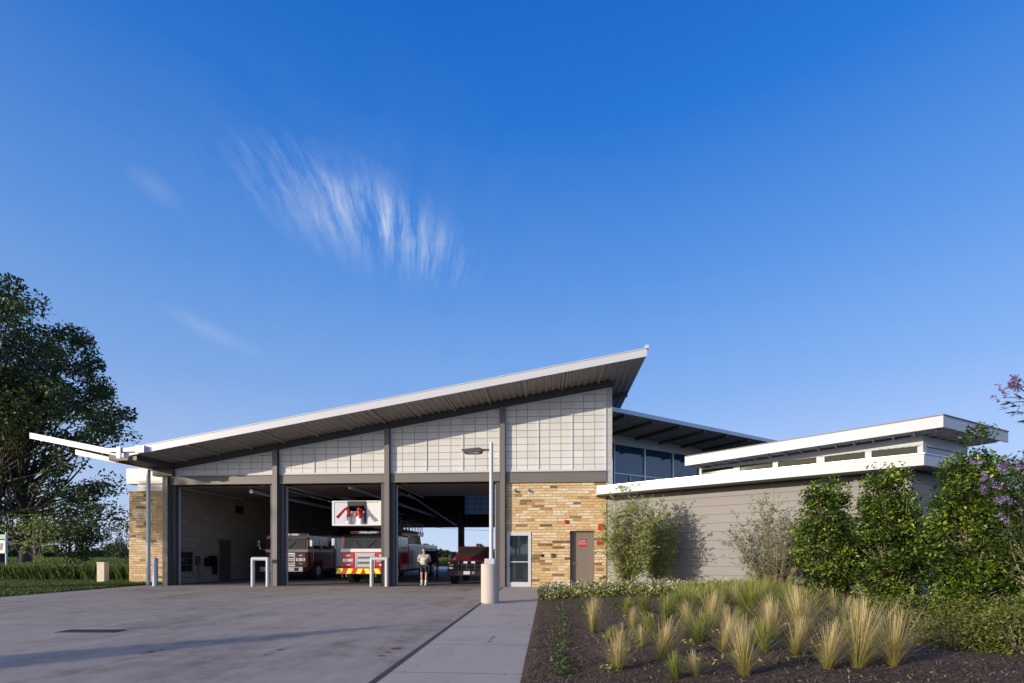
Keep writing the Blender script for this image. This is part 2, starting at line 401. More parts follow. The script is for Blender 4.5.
b = MB(); b.add([(C3-.01,-14,.006),(C3+.08,-14,.006),(C3+.08,21.9,.006),(C3-.01,21.9,.006)],[(0,1,2,3)]); tag(b.build('pavement_joint',M['joint']),kind='structure')
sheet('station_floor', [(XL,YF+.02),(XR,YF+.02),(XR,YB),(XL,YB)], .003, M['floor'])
sheet('rear_apron', [(XL-1,YB),(XR+6,YB),(XR+6,YB+17),(XL-9,YB+17)], .002, M['apron'])
# planting bed, gently rising toward the wing wall
def bed_z(x,y): return max(0.02, min(.16, .02+.05*(x+.3))) 
b = MB(); nx,ny=60,80; x0,x1,y0,y1=-.32,22,-10,19
vs=[]; fs=[]
for j in range(ny+1):
    for i in range(nx+1):
        x=x0+(x1-x0)*(i/nx)**1.4; y=y0+(y1-y0)*j/ny
        if y>17.7: y=17.72 if y<18.2 else y
        vs.append((x,y if x<5 or y<17.7 else y, bed_z(x,y)+ (0 if i==0 else rng.uniform(0,.035))))
for j in range(ny):
    for i in range(nx):
        a=j*(nx+1)+i
        if vs[a][1]>=17.7 : continue
        fs.append((a,a+1,a+nx+2,a+nx+1))
b.add(vs,fs); tag(b.build('planting_bed',M['mulch'],smooth=True),kind='structure')
# mulch chips
rng = np.random.default_rng(3)
n=26000; zc=2.6+15*rng.random(n)**1.6; uc=rng.uniform(505,1040,n); xc=(uc-512)/F*zc
X=xc*RX-zc*RY; Y=xc*RY+zc*RX; k=((X>-.25)|((X>-.75)&(rng.random(n)<.05)&(rng.random(n)<np.exp((X+.25)*6))))&(Y<17.5); X,Y=X[k],Y[k]
P=np.stack([X,Y,np.where(X>-.3,np.clip(.02+.05*(X+.3),.02,.16)+.03,.012)],1)
V,Fq,L=leaves(P,.042,rng.random(len(P))**2,.3); M['chip']=leaf_mat('chip',[(.03,.02,.013),(.08,.055,.036),(.22,.16,.11)],.9,0)
tag(link('mulch_chips',mesh_np('mulch_chips',V,Fq,L),M['chip']),'dark brown bark chips scattered over the planting bed','mulch',kind='stuff')
# ---------------------------------------------------------------- THE STATION
ST = empty('fire_station',(-8,31,0),'fire station with sloping metal shed roof, white translucent wall panels and tan stone corner','building')
def Zs(x): return 9.37+.165*(x-2.89)
def part(mb, name, mat, parent=ST, **kw): return mb.build(name, mat, parent, **kw)
YR0=19.83; YR1=43; XT=3.98; XV=-18.2
# roof
b=MB(); b.ext([(XV,YR0+.05,Zs(XV)+.02),(XT-.05,YR0+.05,Zs(XT-.05)+.02),(XT-.05,YR0+.05,Zs(XT-.05)+.20),(XV,YR0+.05,Zs(XV)+.20)],(0,YR1-YR0-.1,0))
roof=part(b,'roof',M['soffit'])
b=MB(); b.ext([(XV-.1,YR0,Zs(XV-.1)-.07),(XT,YR0,Zs(XT)-.07),(XT,YR0,Zs(XT)+.235),(XV-.1,YR0,Zs(XV-.1)+.235)],(0,.05,0))
b.ext([(XT-.05,YR0+.05,Zs(XT)-.03),(XT,YR0+.05,Zs(XT)-.03),(XT,YR0+.05,Zs(XT)+.235),(XT-.05,YR0+.05,Zs(XT)+.235)],(0,YR1-YR0-.05,0))
b.ext([(XV-.1,YR0-.02,Zs(XV-.1)+.235),(XT+.02,YR0-.02,Zs(XT+.02)+.235),(XT+.02,YR0-.02,Zs(XT+.02)+.27),(XV-.1,YR0-.02,Zs(XV-.1)+.27)],(0,.12,0))
b.box((XT,YR0+.02,Zs(XT)+.3),(.14,.14,.14))
b.build('fascia',M['white_metal'],roof)
b=MB(); prof=[]; x=XV
while x < XT-.1:
    for dx,dz in ((0,0),(.07,0),(.10,-.055),(.19,-.055),(.22,0)):
        if x+dx<XT-.06: prof.append((x+dx,Zs(x+dx)+.012+dz))
    x+=.29
vs=[];fs=[]
for (x,z) in prof: vs+= [(x,YR0+.06,z),(x,YR1-.2,z)]
for i in range(len(prof)-1): fs.append((2*i,2*i+2,2*i+3,2*i+1))
b.add(vs,fs); b.build('soffit_deck',M['soffit'],roof)
k=0; x=XV+.9
while x<XT-.3:
    b=MB(); z=Zs(x)-.035; b.b2(x-.03,x+.03,YR0+.06,YF-.02,z-.075,z); b.build('rafter',M['rafter'],roof); x+=1.63
for y in (24.2,27.0,30,33,36,39):
    b=MB(); b.ext([(2.92,y,Zs(2.92)-.05),(XT-.06,y,Zs(XT-.06)-.05),(XT-.06,y,Zs(XT-.06)-.25),(2.92,y,Zs(2.92)-.25)],(0,.15,0)); b.build('rafter',M['dark_steel'],roof)
for y in (25.5,29,32.5,36,39.5):     # interior roof beams
    b=MB(); b.ext([(XL,y,Zs(XL)-.05),(2.5,y,Zs(2.5)-.05),(2.5,y,Zs(2.5)-.5),(XL,y,Zs(XL)-.5)],(0,.18,0)); part(b,'roof_beam',M['dark_steel'])
# sloping beam over the panels
b=MB(); b.ext([(XL+.1,YF-.02,Zs(XL+.1)-.36),(2.89,YF-.02,Zs(2.89)-.36),(2.89,YF-.02,Zs(2.89)-.035),(XL+.1,YF-.02,Zs(XL+.1)-.035)],(0,.3,0)); part(b,'sloping_beam',M['dark_steel'])
# bays
ZH0,ZH1=4.82,5.24
bays=[(XL+.15,C1),(C1,C2),(C2,C3),(C3,XR)]
PG=[]
for i,(xa,xb) in enumerate(bays):
    a,c=xa+.13,xb-(.13 if i<3 else 0)
    z0 = ZH0 if i<3 else 4.74
    b=MB(); b.b2(a,c,YF-.06,YF+.2,z0,ZH1); b.b2(a,c,YF-.10,YF-.06,z0,z0+.03); b.b2(a,c,YF-.10,YF-.06,ZH1-.03,ZH1); part(b,'header_beam',M['taupe_steel'])
    zt=lambda x:Zs(x)-.37
    gm = grid_mat('panel_grid_%d'%i,(.70,.69,.65),(.27,.26,.25),(c-a)/9,.315,a,ZH1+.0,0,.020)
    b=MB(); b.ext([(a+.02,YF,ZH1+.01),(c-.02,YF,ZH1+.01),(c-.02,YF,max(zt(c),ZH1+.03)),(a+.02,YF,max(zt(a),ZH1+.02))],(0,.08,0))
    pn=part(b,'translucent_panel',gm)
    b=MB(); w=.05
    b.b2(a,c,YF-.035,YF-.002,ZH1+.004,ZH1+.09)
    for x in (a+w/2,c-w/2,a+(c-a)/3,a+2*(c-a)/3): b.b2(x-w/2,x+w/2,YF-.032,YF-.001,ZH1+.09,zt(x)-.01)
    b.ext([(a,YF-.034,zt(a)-.08),(c,YF-.034,zt(c)-.08),(c,YF-.034,zt(c)),(a,YF-.034,zt(a))],(0,.032,0))
    b.build('mullion_frame',M['white_metal'],pn)
    if i<3:
        for sx in (a,c):   # dark door jambs
            s=1 if sx==a else -1
            b=MB(); b.b2(min(sx,sx+s*.20),max(sx,sx+s*.20),YF+.02,YF+.22,0,ZH0-.001); part(b,'door_jamb',M['dark_steel'])
        # open overhead door lying under the ceiling, with its tracks
        b=MB()
        for k in range(7): b.b2(a+.25,c-.25,YF+.5+k*.62,YF+.5+k*.62+.60,ZH0-.06,ZH0-.01)
        dr=part(b,'overhead_door',M['door_taupe'])
        for sx in (a+.22,c-.22):
            b=MB(); b.b2(sx-.03,sx+.03,YF+.3,YF+5.2,ZH0-.13,ZH0-.07); b.b2(sx-.03,sx+.03,YF+.25,YF+.31,0.02,ZH0-.07); b.build('door_track',M['galv'],dr)
for x in (XL+.15,C1,C2,C3):
    b=MB(); top=Zs(x)-.05
    b.b2(x-.105,x+.125,YF-.22,YF-.19,0,top-.33 if x>XL+.2 else 5.2); b.b2(x-.02,x+.02,YF-.19,YF+.0,0,top-.33 if x>XL+.2 else 5.2); b.b2(x-.125,x+.125,YF+.0,YF+.1,0,top-.32)
    part(b,'steel_column',M['taupe_steel'])
# thin extra flange at stone corner
b=MB(); b.b2(C3+.13,C3+.15,YF-.05,YF+.1,0,4.7); part(b,'corner_trim',M['dark_steel'])
# stone corner bay with two openings
GD=(-1.87,-.77,2.5); MD=(.995,2.11,2.55)
b=MB(); y0,y1=YF,YF+.45; xs=C3+.15
b.b2(xs,GD[0],y0,y1,0,4.739); b.b2(GD[0],GD[1],y0,y1,GD[2],4.739); b.b2(GD[1],MD[0],y0,y1,0,4.739); b.b2(MD[0],MD[1],y0,y1,MD[2],4.739); b.b2(MD[1],2.62,y0,y1,0,4.739)
sw=part(b,'stone_wall',M['stone'])
b=MB(); b.b2(C3+.15,2.62,y1+.6,y1+.75,0,6); part(b,'inner_wall',M['block'])
# glass door
b=MB(); x0,x1,zt=GD; b.b2(x0,x0+.13,YF-.03,YF+.06,0.01,zt); b.b2(x1-.13,x1,YF-.03,YF+.06,0.01,zt); b.b2(x0+.13,x1-.13,YF-.03,YF+.06,zt-.16,zt); b.b2(x0+.13,x1-.13,YF-.03,YF+.06,.01,.22); b.b2(x0+.13,x1-.13,YF-.01,YF+.04,1.12,1.16)
gd=part(b,'glass_door',M['white_metal'])
b=MB(); b.b2(x0+.12,x1-.12,YF+.01,YF+.03,.2,zt-.15); b.build('pane',M['glass_dark'],gd)
b=MB(); b.cyl((x0+.09,YF-.09,.95),(x0+.09,YF-.09,1.4),.012); b.cyl((x0+.09,YF-.09,.97),(x0+.09,YF-.03,.97),.01); b.cyl((x0+.09,YF-.09,1.38),(x0+.09,YF-.03,1.38),.01); b.build('handle',M['alu'],gd)
# metal door, recessed
b=MB(); x0,x1,zt=MD; b.b2(x0+.06,x1-.06,YF+.2,YF+.25,.01,zt-.07)
md=part(b,'metal_door',M['door_taupe'])
b=MB(); b.b2(x0,x0+.06,YF+.16,YF+.28,.01,zt); b.b2(x1-.06,x1,YF+.16,YF+.28,.01,zt); b.b2(x0+.06,x1-.06,YF+.16,YF+.28,zt-.07,zt); b.build('door_frame',M['taupe_steel'],md)
b=MB(); b.cyl((x0+.16,YF+.2,1.08),(x0+.16,YF+.12,1.08),.03); b.cyl((x0+.16,YF+.13,1.08),(x0+.28,YF+.13,1.08),.012); b.build('handle',M['alu'],md)
b=MB(); b.b2(x0+.40,x0+.75,YF+.188,YF+.2,1.83,2.18); sg=b.build('sign',M['sign_red'],md)
text_mesh('lettering','RISER\nROOM',.115,(x0+.575,YF+.186,2.03),M['sign_white'],sg)
# fixtures on the stone
def box_part(name,x,z,w,h,d,m,y=YF): bb=MB(); bb.b2(x-w/2,x+w/2,y-d,y-.002,z-h/2,z+h/2); return part(bb,name,m,bevel=.008)
box_part('alarm_strobe',.80,2.96,.13,.17,.09,M['sign_red']); box_part('keypad',-.27,1.43,.10,.12,.05,M['black']); box_part('intercom',.22,1.43,.17,.19,.06,M['dark_steel'])
box_part('alarm_bell',2.36,2.72,.24,.26,.09,M['sign_red']); box_part('red_sign_plate',2.33,2.0,.30,.20,.02,M['sign_red']); box_part('hose_bib',2.42,.52,.12,.09,.12,M['galv'])
for x in (-1.55,-.93):
    b=MB(); b.cyl((x,YF-.02,4.42),(x,YF-.18,4.36),.05,.06); b.b2(x-.07,x+.07,YF-.03,YF-.002,4.36,4.5); part(b,'security_lamp',M['galv'])
# siding strip at facade's right end and right side wall
b=MB(); b.b2(XR+.0,2.88,YF-.002,YF+.3,4.5,Zs(2.7)-.1); part(b,'corner_siding',grid_mat('siding_strip',(.50,.49,.47),(.25,.25,.25),8,.315,-20,ZH1,0,.012))
b=MB(); b.b2(XR-.035,XR+.01,YF-.04,YF-.003,4.74,Zs(XR)-.36); part(b,'corner_trim',M['white_metal'])
b=MB(); b.b2(2.63,2.87,YF+.31,YB,0,9.0); part(b,'right_wall',M['block'])
# left wall (bay interior) with door and window
b=MB(); YS=-.0
b.b2(XL-.25,XL,YF+.1,YB,0,5.82); lw=part(b,'left_wall',M['block'])
b=MB(); b.b2(XL-.24,-18.05,YF+.3,YB,5.60,5.84); part(b,'eave_beam',M['dark_steel'])
b=MB(); b.b2(XL+.001,XL+.04,25.8,26.75,.01,2.3); part(b,'side_door',M['brown_door'])
b=MB(); b.b2(XL+.001,XL+.03,22.5,23.75,.6,1.62); w=part(b,'window',M['dark_steel'])
b=MB()
for k in range(3):
    for j in range(3): b.b2(XL+.031,XL+.036,22.56+k*.395,22.9+k*.395,.66+j*.32,.93+j*.32)
b.build('pane',M['glass_dark'],w)
b=MB(); b.b2(XL+.001,XL+.14,23.95,24.15,.95,1.4); b.cyl((XL+.1,24.05,.95),(XL+.12,24.1,.2),.02); part(b,'electrical_box',M['dark_steel'])
b=MB(); b.cyl((XL+.01,25.0,1.15),(XL+.3,25.0,1.15),.26,.26,16); b.b2(XL+.01,XL+.3,24.6,24.9,.85,1.3); b.b2(XL+.02,XL+.2,25.2,25.4,.4,1.35); part(b,'hose_reel',M['black'])
b=MB(); b.b2(XL+.001,XL+.06,27.2,27.9,3.9,4.35); part(b,'vent_louver',M['black'])
# back wall: bay 1 closed, bays 2 and 3 open
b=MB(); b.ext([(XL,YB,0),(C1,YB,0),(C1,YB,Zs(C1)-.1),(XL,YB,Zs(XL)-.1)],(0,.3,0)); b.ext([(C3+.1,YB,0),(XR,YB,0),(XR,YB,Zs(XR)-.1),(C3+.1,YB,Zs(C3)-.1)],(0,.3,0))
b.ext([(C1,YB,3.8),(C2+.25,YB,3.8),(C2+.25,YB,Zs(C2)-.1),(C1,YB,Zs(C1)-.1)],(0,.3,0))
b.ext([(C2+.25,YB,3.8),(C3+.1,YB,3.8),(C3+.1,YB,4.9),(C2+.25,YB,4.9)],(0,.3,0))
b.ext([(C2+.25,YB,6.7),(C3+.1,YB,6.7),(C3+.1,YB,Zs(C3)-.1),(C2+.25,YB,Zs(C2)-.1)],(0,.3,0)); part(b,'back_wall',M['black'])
b=MB(); b.b2(C2+.25,C3+.1,YB+.1,YB+.16,4.9,6.7); part(b,'rear_translucent_panel',grid_mat('rear_grid',(.45,.52,.60),(.2,.2,.2),.57,.45,C2,4.9,.6,.03))
for x in (C1,C2,C3+.1):
    b=MB(); b.b2(x-.26,x+.26,YB-.25,YB-.01,0,5.0); part(b,'rear_column',M['dark_steel'])
# exhaust rail and ceiling lamps
b=MB(); b.cyl((-6.9,23.6,4.45),(-6.9,36,3.66),.045,.045,8); part(b,'exhaust_rail',M['alu'])
for x,y in ((-15.5,25.5),(-15.9,31),(-10.2,28),(-10.2,34),(-4.8,28),(-4.8,35)):
    b=MB(); b.b2(x-.12,x+.12,y-.8,y+.8,Zs(x)-.75,Zs(x)-.66); b.cyl((x,y,Zs(x)-.66),(x,y,Zs(x)-.06),.012,.012,5); part(b,'ceiling_lamp',M['white_metal'])
for k,(x,z) in enumerate(((-14.6,4.6),(-9.6,4.75),(-12.3,4.9))):
    b=MB(); b.cyl((x,22.8,z),(x,40.5,z),.10,.10,8); part(b,'ceiling_duct',M['galv'])
# left canopy (butterfly wing), gutter, downspout, brace
def Zc(x): return 5.73+ (XV-.3-x)*.205       # underside
xa,xb=XV-.02,-22.95
b=MB(); b.ext([(xa,YR0+.06,Zc(xa)+.06),(xb,YR0+.06,Zc(xb)+.06),(xb,YR0+.06,Zc(xb)+.2),(xa,YR0+.06,Zc(xa)+.2)],(0,1.95,0))
cn=part(b,'canopy',M['soffit'])
for y in (YR0,YR0+2.04):
    dz=0 if y==YR0 else -.30; xa=XV-.1 if y==YR0 else -18.95
    b=MB(); b.ext([(xa,y,Zc(xa)+dz),(xb,y,Zc(xb)+dz),(xb,y,Zc(xb)+.25+dz),(xa,y,Zc(xa)+.25+dz)],(0,.05,0)); b.build('fascia',M['white_metal'],cn)
b=MB(); b.b2(xb-.04,xb,YR0,YR0+2.09,Zc(xb),Zc(xb)+.25); b.build('end_cap',M['white_metal'],cn)
for x in (-19.6,-21.2,-22.5):
    b=MB(); b.b2(x-.035,x+.035,YR0+.06,YR0+2.0,Zc(x)-.05,Zc(x)+.05); b.build('rafter',M['dark_steel'],cn)
b=MB(); b.b2(-19.2,-17.85,YR0-.12,YR0-.01,5.96,6.12); b.b2(-17.85,-17.45,YR0-.16,YR0-.0,5.90,6.20); b.b2(-18.70,-18.52,YR0-.18,YR0-.12,5.66,6.16); part(b,'gutter',M['galv'],bevel=.01)
dpx,dpy=GU(148.5,23.4)
b=MB(); b.cyl((dpx,dpy,0.01),(dpx,dpy,ZV(466,23.4)),.085,.085,16); soft(part(b,'pipe_column',M['galv']))
b=MB(); b.tube([(dpx,dpy,ZV(467,23.4)),(-18.95,YR0+.1,5.62)],.10,10); part(b,'brace',M['dark_steel'])
b=MB(); b.ext([(-19.3,YR0+.08,5.62),(-18.0,YR0+.08,5.62),(-18.0,YR0+.08,5.86),(-19.3,YR0+.08,5.86)],(0,2.2,0)); b.b2(-18.9,XL+.5,YF-.2,YF+.12,5.24,5.62); part(b,'valley_beam',M['dark_steel'])
# stone pier left with metal cladding above
px0,_=GU(130.5,25.2); 
b=MB(); b.b2(-21.75,XL-.28,23.6,24.3,0,4.72); part(b,'stone_pier',M['stone'])
b=MB(); b.b2(-21.85,XL-.28,23.52,24.38,4.721,4.78); part(b,'pier_cap',M['soffit'])
b=MB(); b.b2(-21.4,XL-.28,23.7,24.2,4.781,5.15); b.b2(-21.9,XL-.28,23.6,24.25,5.151,5.95); part(b,'upper_cladding',grid_mat('clad',(.62,.60,.56),(.3,.3,.3),.8,.33,0,0))
# ---- middle block with clerestory glazing
def CV(xc,zc,z): x,y=C(xc,zc); return Vector((x,y,z))
dm=Vector((*C(.861,.508),0)).normalized(); nm=Vector((-dm.y,dm.x,0))
f0=CV(4.78,22.8,0)-dm*.15; w0=CV(5.8,27.2,0)-dm*1.1; Lm=14.5; ZM=8.44
up=Vector((0,0,1))
def seg(mb,p,q,th,z0,z1,nrm):  # vertical slab from p to q, thickness th along nrm
    mb.ext([p+up*z0,q+up*z0,q+up*z1,p+up*z1], nrm*th)
b=MB(); b.ext([f0+up*(ZM-.16)+nm*.05,f0+dm*Lm+up*(ZM-.16)+nm*.05,f0+dm*Lm+nm*9+up*(ZM-.16),f0+nm*9+up*(ZM-.16)],(0,0,.12)); mr=part(b,'middle_roof',M['soffit'])
b=MB(); seg(b,f0,f0+dm*Lm,.05,ZM-.2,ZM,nm); b.build('fascia',M['galv'],mr)
# ribbed underside
vs=[];fs=[];k=0;s=.0
b=MB(); k=0
while s<Lm-.2:
    for ds,dz in ((0,0),(.08,0),(.11,-.04),(.2,-.04),(.23,0)):
        p=f0+dm*(s+ds)+nm*.06; vs+=[p+up*(ZM-.165+dz),p+nm*8.5+up*(ZM-.165+dz)]
    s+=.3
for i in range(len(vs)//2-1): fs.append((2*i,2*i+1,2*i+3,2*i+2))
b.add(vs,fs); b.build('soffit_deck',M['soffit'],mr)
for k in range(8):
    b=MB(); p=f0+dm*(.9+k*1.95); seg(b,p+nm*.06,p+nm*4.3,.09,ZM-.36,ZM-.205,dm); b.build('rafter',M['dark_steel'],mr)
b=MB(); seg(b,w0,w0+dm*Lm,.2,0,4.6,nm); seg(b,w0,w0+dm*Lm,.2,7.75,ZM-.21,nm); part(b,'middle_wall',M['white_metal'])
for k in range(6):
    a=w0+dm*(1.05+k*2.4); c=a+dm*2.4
    b=MB(); t=.05
    seg(b,a,a+dm*t,.14,4.6,7.75,nm); seg(b,c-dm*t,c,.14,4.6,7.75,nm); seg(b,a+dm*t,c-dm*t,.14,7.69,7.75,nm); seg(b,a+dm*t,c-dm*t,.14,4.6,4.66,nm); seg(b,a+dm*t,c-dm*t,.14,6.02,6.08,nm); m_=(a+c)/2; seg(b,m_,m_+dm*t,.14,4.66,6.02,nm)
    o=part(b,'window',M['alu'])
    b=MB(); seg(b,a+dm*t+nm*.08,c-dm*t+nm*.08,.01,4.66,7.69,nm); b.build('pane',M['glass_blue'],o)
# ---- low wing
A=CV(3.68,20.89,0); B_=CV(11.9,13.95,0); E_=CV(16.8,16.4,0); D_=CV(8.7,24,0)
dw=(B_-A).normalized(); nw=Vector((-dw.y,dw.x,0));  # pointing away (behind)
if nw.y<0: nw=-nw
de=(E_-B_).normalized(); ne=Vector((-de.y,de.x,0))
ZL=4.40
poly=[A+nw*.03,B_+nw*.03-de*.0,E_,D_,Vector((2.95,23,0)),Vector((2.95,21.96,0)),Vector((A.x+.02,21.96,0))]
b=MB(); b.ext([p+up*(ZL-.30) for p in poly],(0,0,.24)); lr=part(b,'lower_roof',M['soffit'])
b=MB(); seg(b,A,B_,.04,ZL-.33,ZL,nw); seg(b,B_,E_,.04,ZL-.33,ZL,ne); seg(b,Vector((A.x,A.y+.03,0)),Vector((A.x,21.95,0)),.04,ZL-.33,ZL,Vector((1,0,0)))
b.build('fascia',M['wing_white'],lr)
b=MB(); seg(b,A-dw*.0-nw*.025,B_-nw*.025+dw*.02,.06,ZL,ZL+.03,nw); seg(b,B_-ne*.02,E_-ne*.02,.06,ZL,ZL+.03,ne); b.build('edge_trim',M['alu'],lr)
W0=Vector((2.66,22.0,0)); W1=CV(12.33,14.9,0); dW=(W1-W0).normalized(); nW=Vector((-dW.y,dW.x,0))
if nW.y<0:nW=-nW
W2=W1+de*6
M['wing_paint']=simple('wing_paint',(.205,.198,.195),.6,0,.07,.7)
b=MB(); seg(b,W0+nW*.03,W1+nW*.03,.2,0,4.09,nW); seg(b,W1+nW*.03,W2,.2,0,4.09,ne); part(b,'wall_backing',M['dark_steel'])
b=MB(); Lw=(W1-W0).length; joints=[0,3.35,6.7,Lw]
for (s0,s1) in zip(joints[:-1],joints[1:]):
    z=.02
    while z<4.0:
        z1=min(z+.335,4.08); seg(b,W0+dW*(s0+.006),W0+dW*(s1-.006),.028,z,z1-.014,nW); z+=.335
z=.02
while z<4.0:
    z1=min(z+.335,4.08); seg(b,W1+de*.01,W2,.028,z,z1-.014,ne); z+=.335
part(b,'wing_wall',M['wing_paint'])
for s in (3.35,6.7):
    b=MB(); seg(b,W0+dW*(s-.03)-nW*.012,W0+dW*(s+.03)-nW*.012,.02,.02,4.08,nW); part(b,'wall_trim',M['wing_paint'])
b=MB(); seg(b,W1-dW*.08-nW*.012,W1-nW*.012,.02,.02,4.08,nW); part(b,'corner_trim',M['wing_paint'])
# upper roof and clerestory
Pl=CV(7.08,19.78,5.47); Pr=CV(13.1,14.67,5.72); Pe=CV(17.17,16.71,5.72); Pb=CV(11.4,22.2,5.47)
th=.36
def lower(p,d): return Vector((p.x,p.y,p.z-d))
b=MB(); b.ext([lower(p,th-.08) for p in (Pl+nw*.04,Pr+nw*.04,Pe,Pb)],(0,0,th-.1)); ur=part(b,'upper_roof',M['wing_white'])
def slab(mb,p,q,t,h,n): mb.ext([lower(p,h),lower(q,h),q,p], n*t)
b=MB(); slab(b,Pl,Pr,.04,th,nw); d2=(Pe-Pr); d2.z=0; d2.normalize(); n2=Vector((-d2.y,d2.x,0)); slab(b,Pr,Pe,.04,th,n2); d3=(Pb-Pl); d3.z=0; d3.normalize(); n3=Vector((d3.y,-d3.x,0)); slab(b,Pl+nw*.04,Pb,.04,th,n3); b.build('fascia',M['wing_white'],ur)
b=MB()
for p,q,n_ in ((Pl,Pr,nw),(Pr,Pe,n2)): b.ext([p-n_*.025,q-n_*.025,q-n_*.025+up*.03,p-n_*.025+up*.03],n_*.07)
b.build('edge_trim',M['taupe_steel'],ur)
b=MB()
for k in range(8): p=Pr+(Pe-Pr)*((k+.5)/8)+n2*.15+up*.05; b.box(p,(.16,.10,.10),.5)
b.build('seam_cap',M['wing_white'],ur)
Lu=(Pr-Pl).length
for k in range(15):
    s=.3+k*.53
    p=Pl+(Pr-Pl)*(s/Lu)
    b=MB(); q=lower(p,th+.0)+nw*.05; b.ext([q+nw*.15+up*.07,q+nw*.15+dw*.05+up*.07,q+nw*.15+dw*.05-up*.015,q+nw*.15-up*.015],nw*.82); b.build('rafter',M['wing_white'],ur)
for k in range(7):
    p=Pr+(Pe-Pr)*((k+.6)/7.4); q=lower(p,th)+n2*.05
    b=MB(); b.ext([q+n2*.1+up*.07,q+n2*.1+d2*.05+up*.07,q+n2*.1+d2*.05-up*.02,q+n2*.1-up*.02],n2*.85); b.build('rafter',M['wing_white'],ur)
CC=CV(13.33,15.66,0); 
q0=Pl.copy(); q0.z=0; CL=q0+nw*1.0+dw*.25
dcl=(CC-CL).normalized(); ncl=Vector((-dcl.y,dcl.x,0)); ncl = -ncl if ncl.y<0 else ncl
CE=CC+d2*3.05; Lc=(CC-CL).length; zg0,zg1,zt=4.44,5.02,5.34
b=MB(); seg(b,CL,CC,.15,zg1,zt-.25,ncl); seg(b,CL,CC,.15,4.2,zg0,ncl); seg(b,CC,CE,.15,zg1,zt+.0,n2); seg(b,CC,CE,.15,4.2,zg0,n2); b.ext([CL+up*(zt-.26),CC+up*(zt-.26),CC+up*(zt+.02),CL+up*(zt-.24)],ncl*.1)
part(b,'clerestory_wall',M['wing_white'])
nwin=5; sp=Lc/nwin
for k in range(nwin):
    a=CL+dcl*(k*sp+.0); c=a+dcl*sp; pw=.16 if k%2 else .09
    b=MB(); seg(b,a,a+dcl*pw,.17,zg0-.03,zg1+.03,ncl); seg(b,c-dcl*.09,c,.17,zg0-.03,zg1+.03,ncl); seg(b,a+dcl*pw,c-dcl*.09,.165,zg1-.0,zg1+.03,ncl); seg(b,a+dcl*pw,c-dcl*.09,.165,zg0-.03,zg0,ncl); o=part(b,'window',M['wing_white'])
    b=MB(); seg(b,a+dcl*pw+ncl*.05,c-dcl*.09+ncl*.05,.01,zg0,zg1,ncl); b.build('pane',M['glass_clerestory'],o)
b=MB(); seg(b,CC-ncl*.01,CC+d2*.24-ncl*.01,.2,zg0-.1,zg1+.35,n2); seg(b,CE-d2*.2,CE,.2,zg0-.1,zg1+.01,n2); o=part(b,'window',M['wing_white'])
b=MB(); seg(b,CC+d2*.24+n2*.05,CE-d2*.2+n2*.05,.01,zg0,zg1,n2); b.build('pane',M['glass_blue'],o)
bk=C(9.6,22.5)
b=MB(); seg(b,CE,CE+n2*3.5,.15,4.2,5.3,-d2); part(b,'clerestory_end_wall',M['wing_white'])
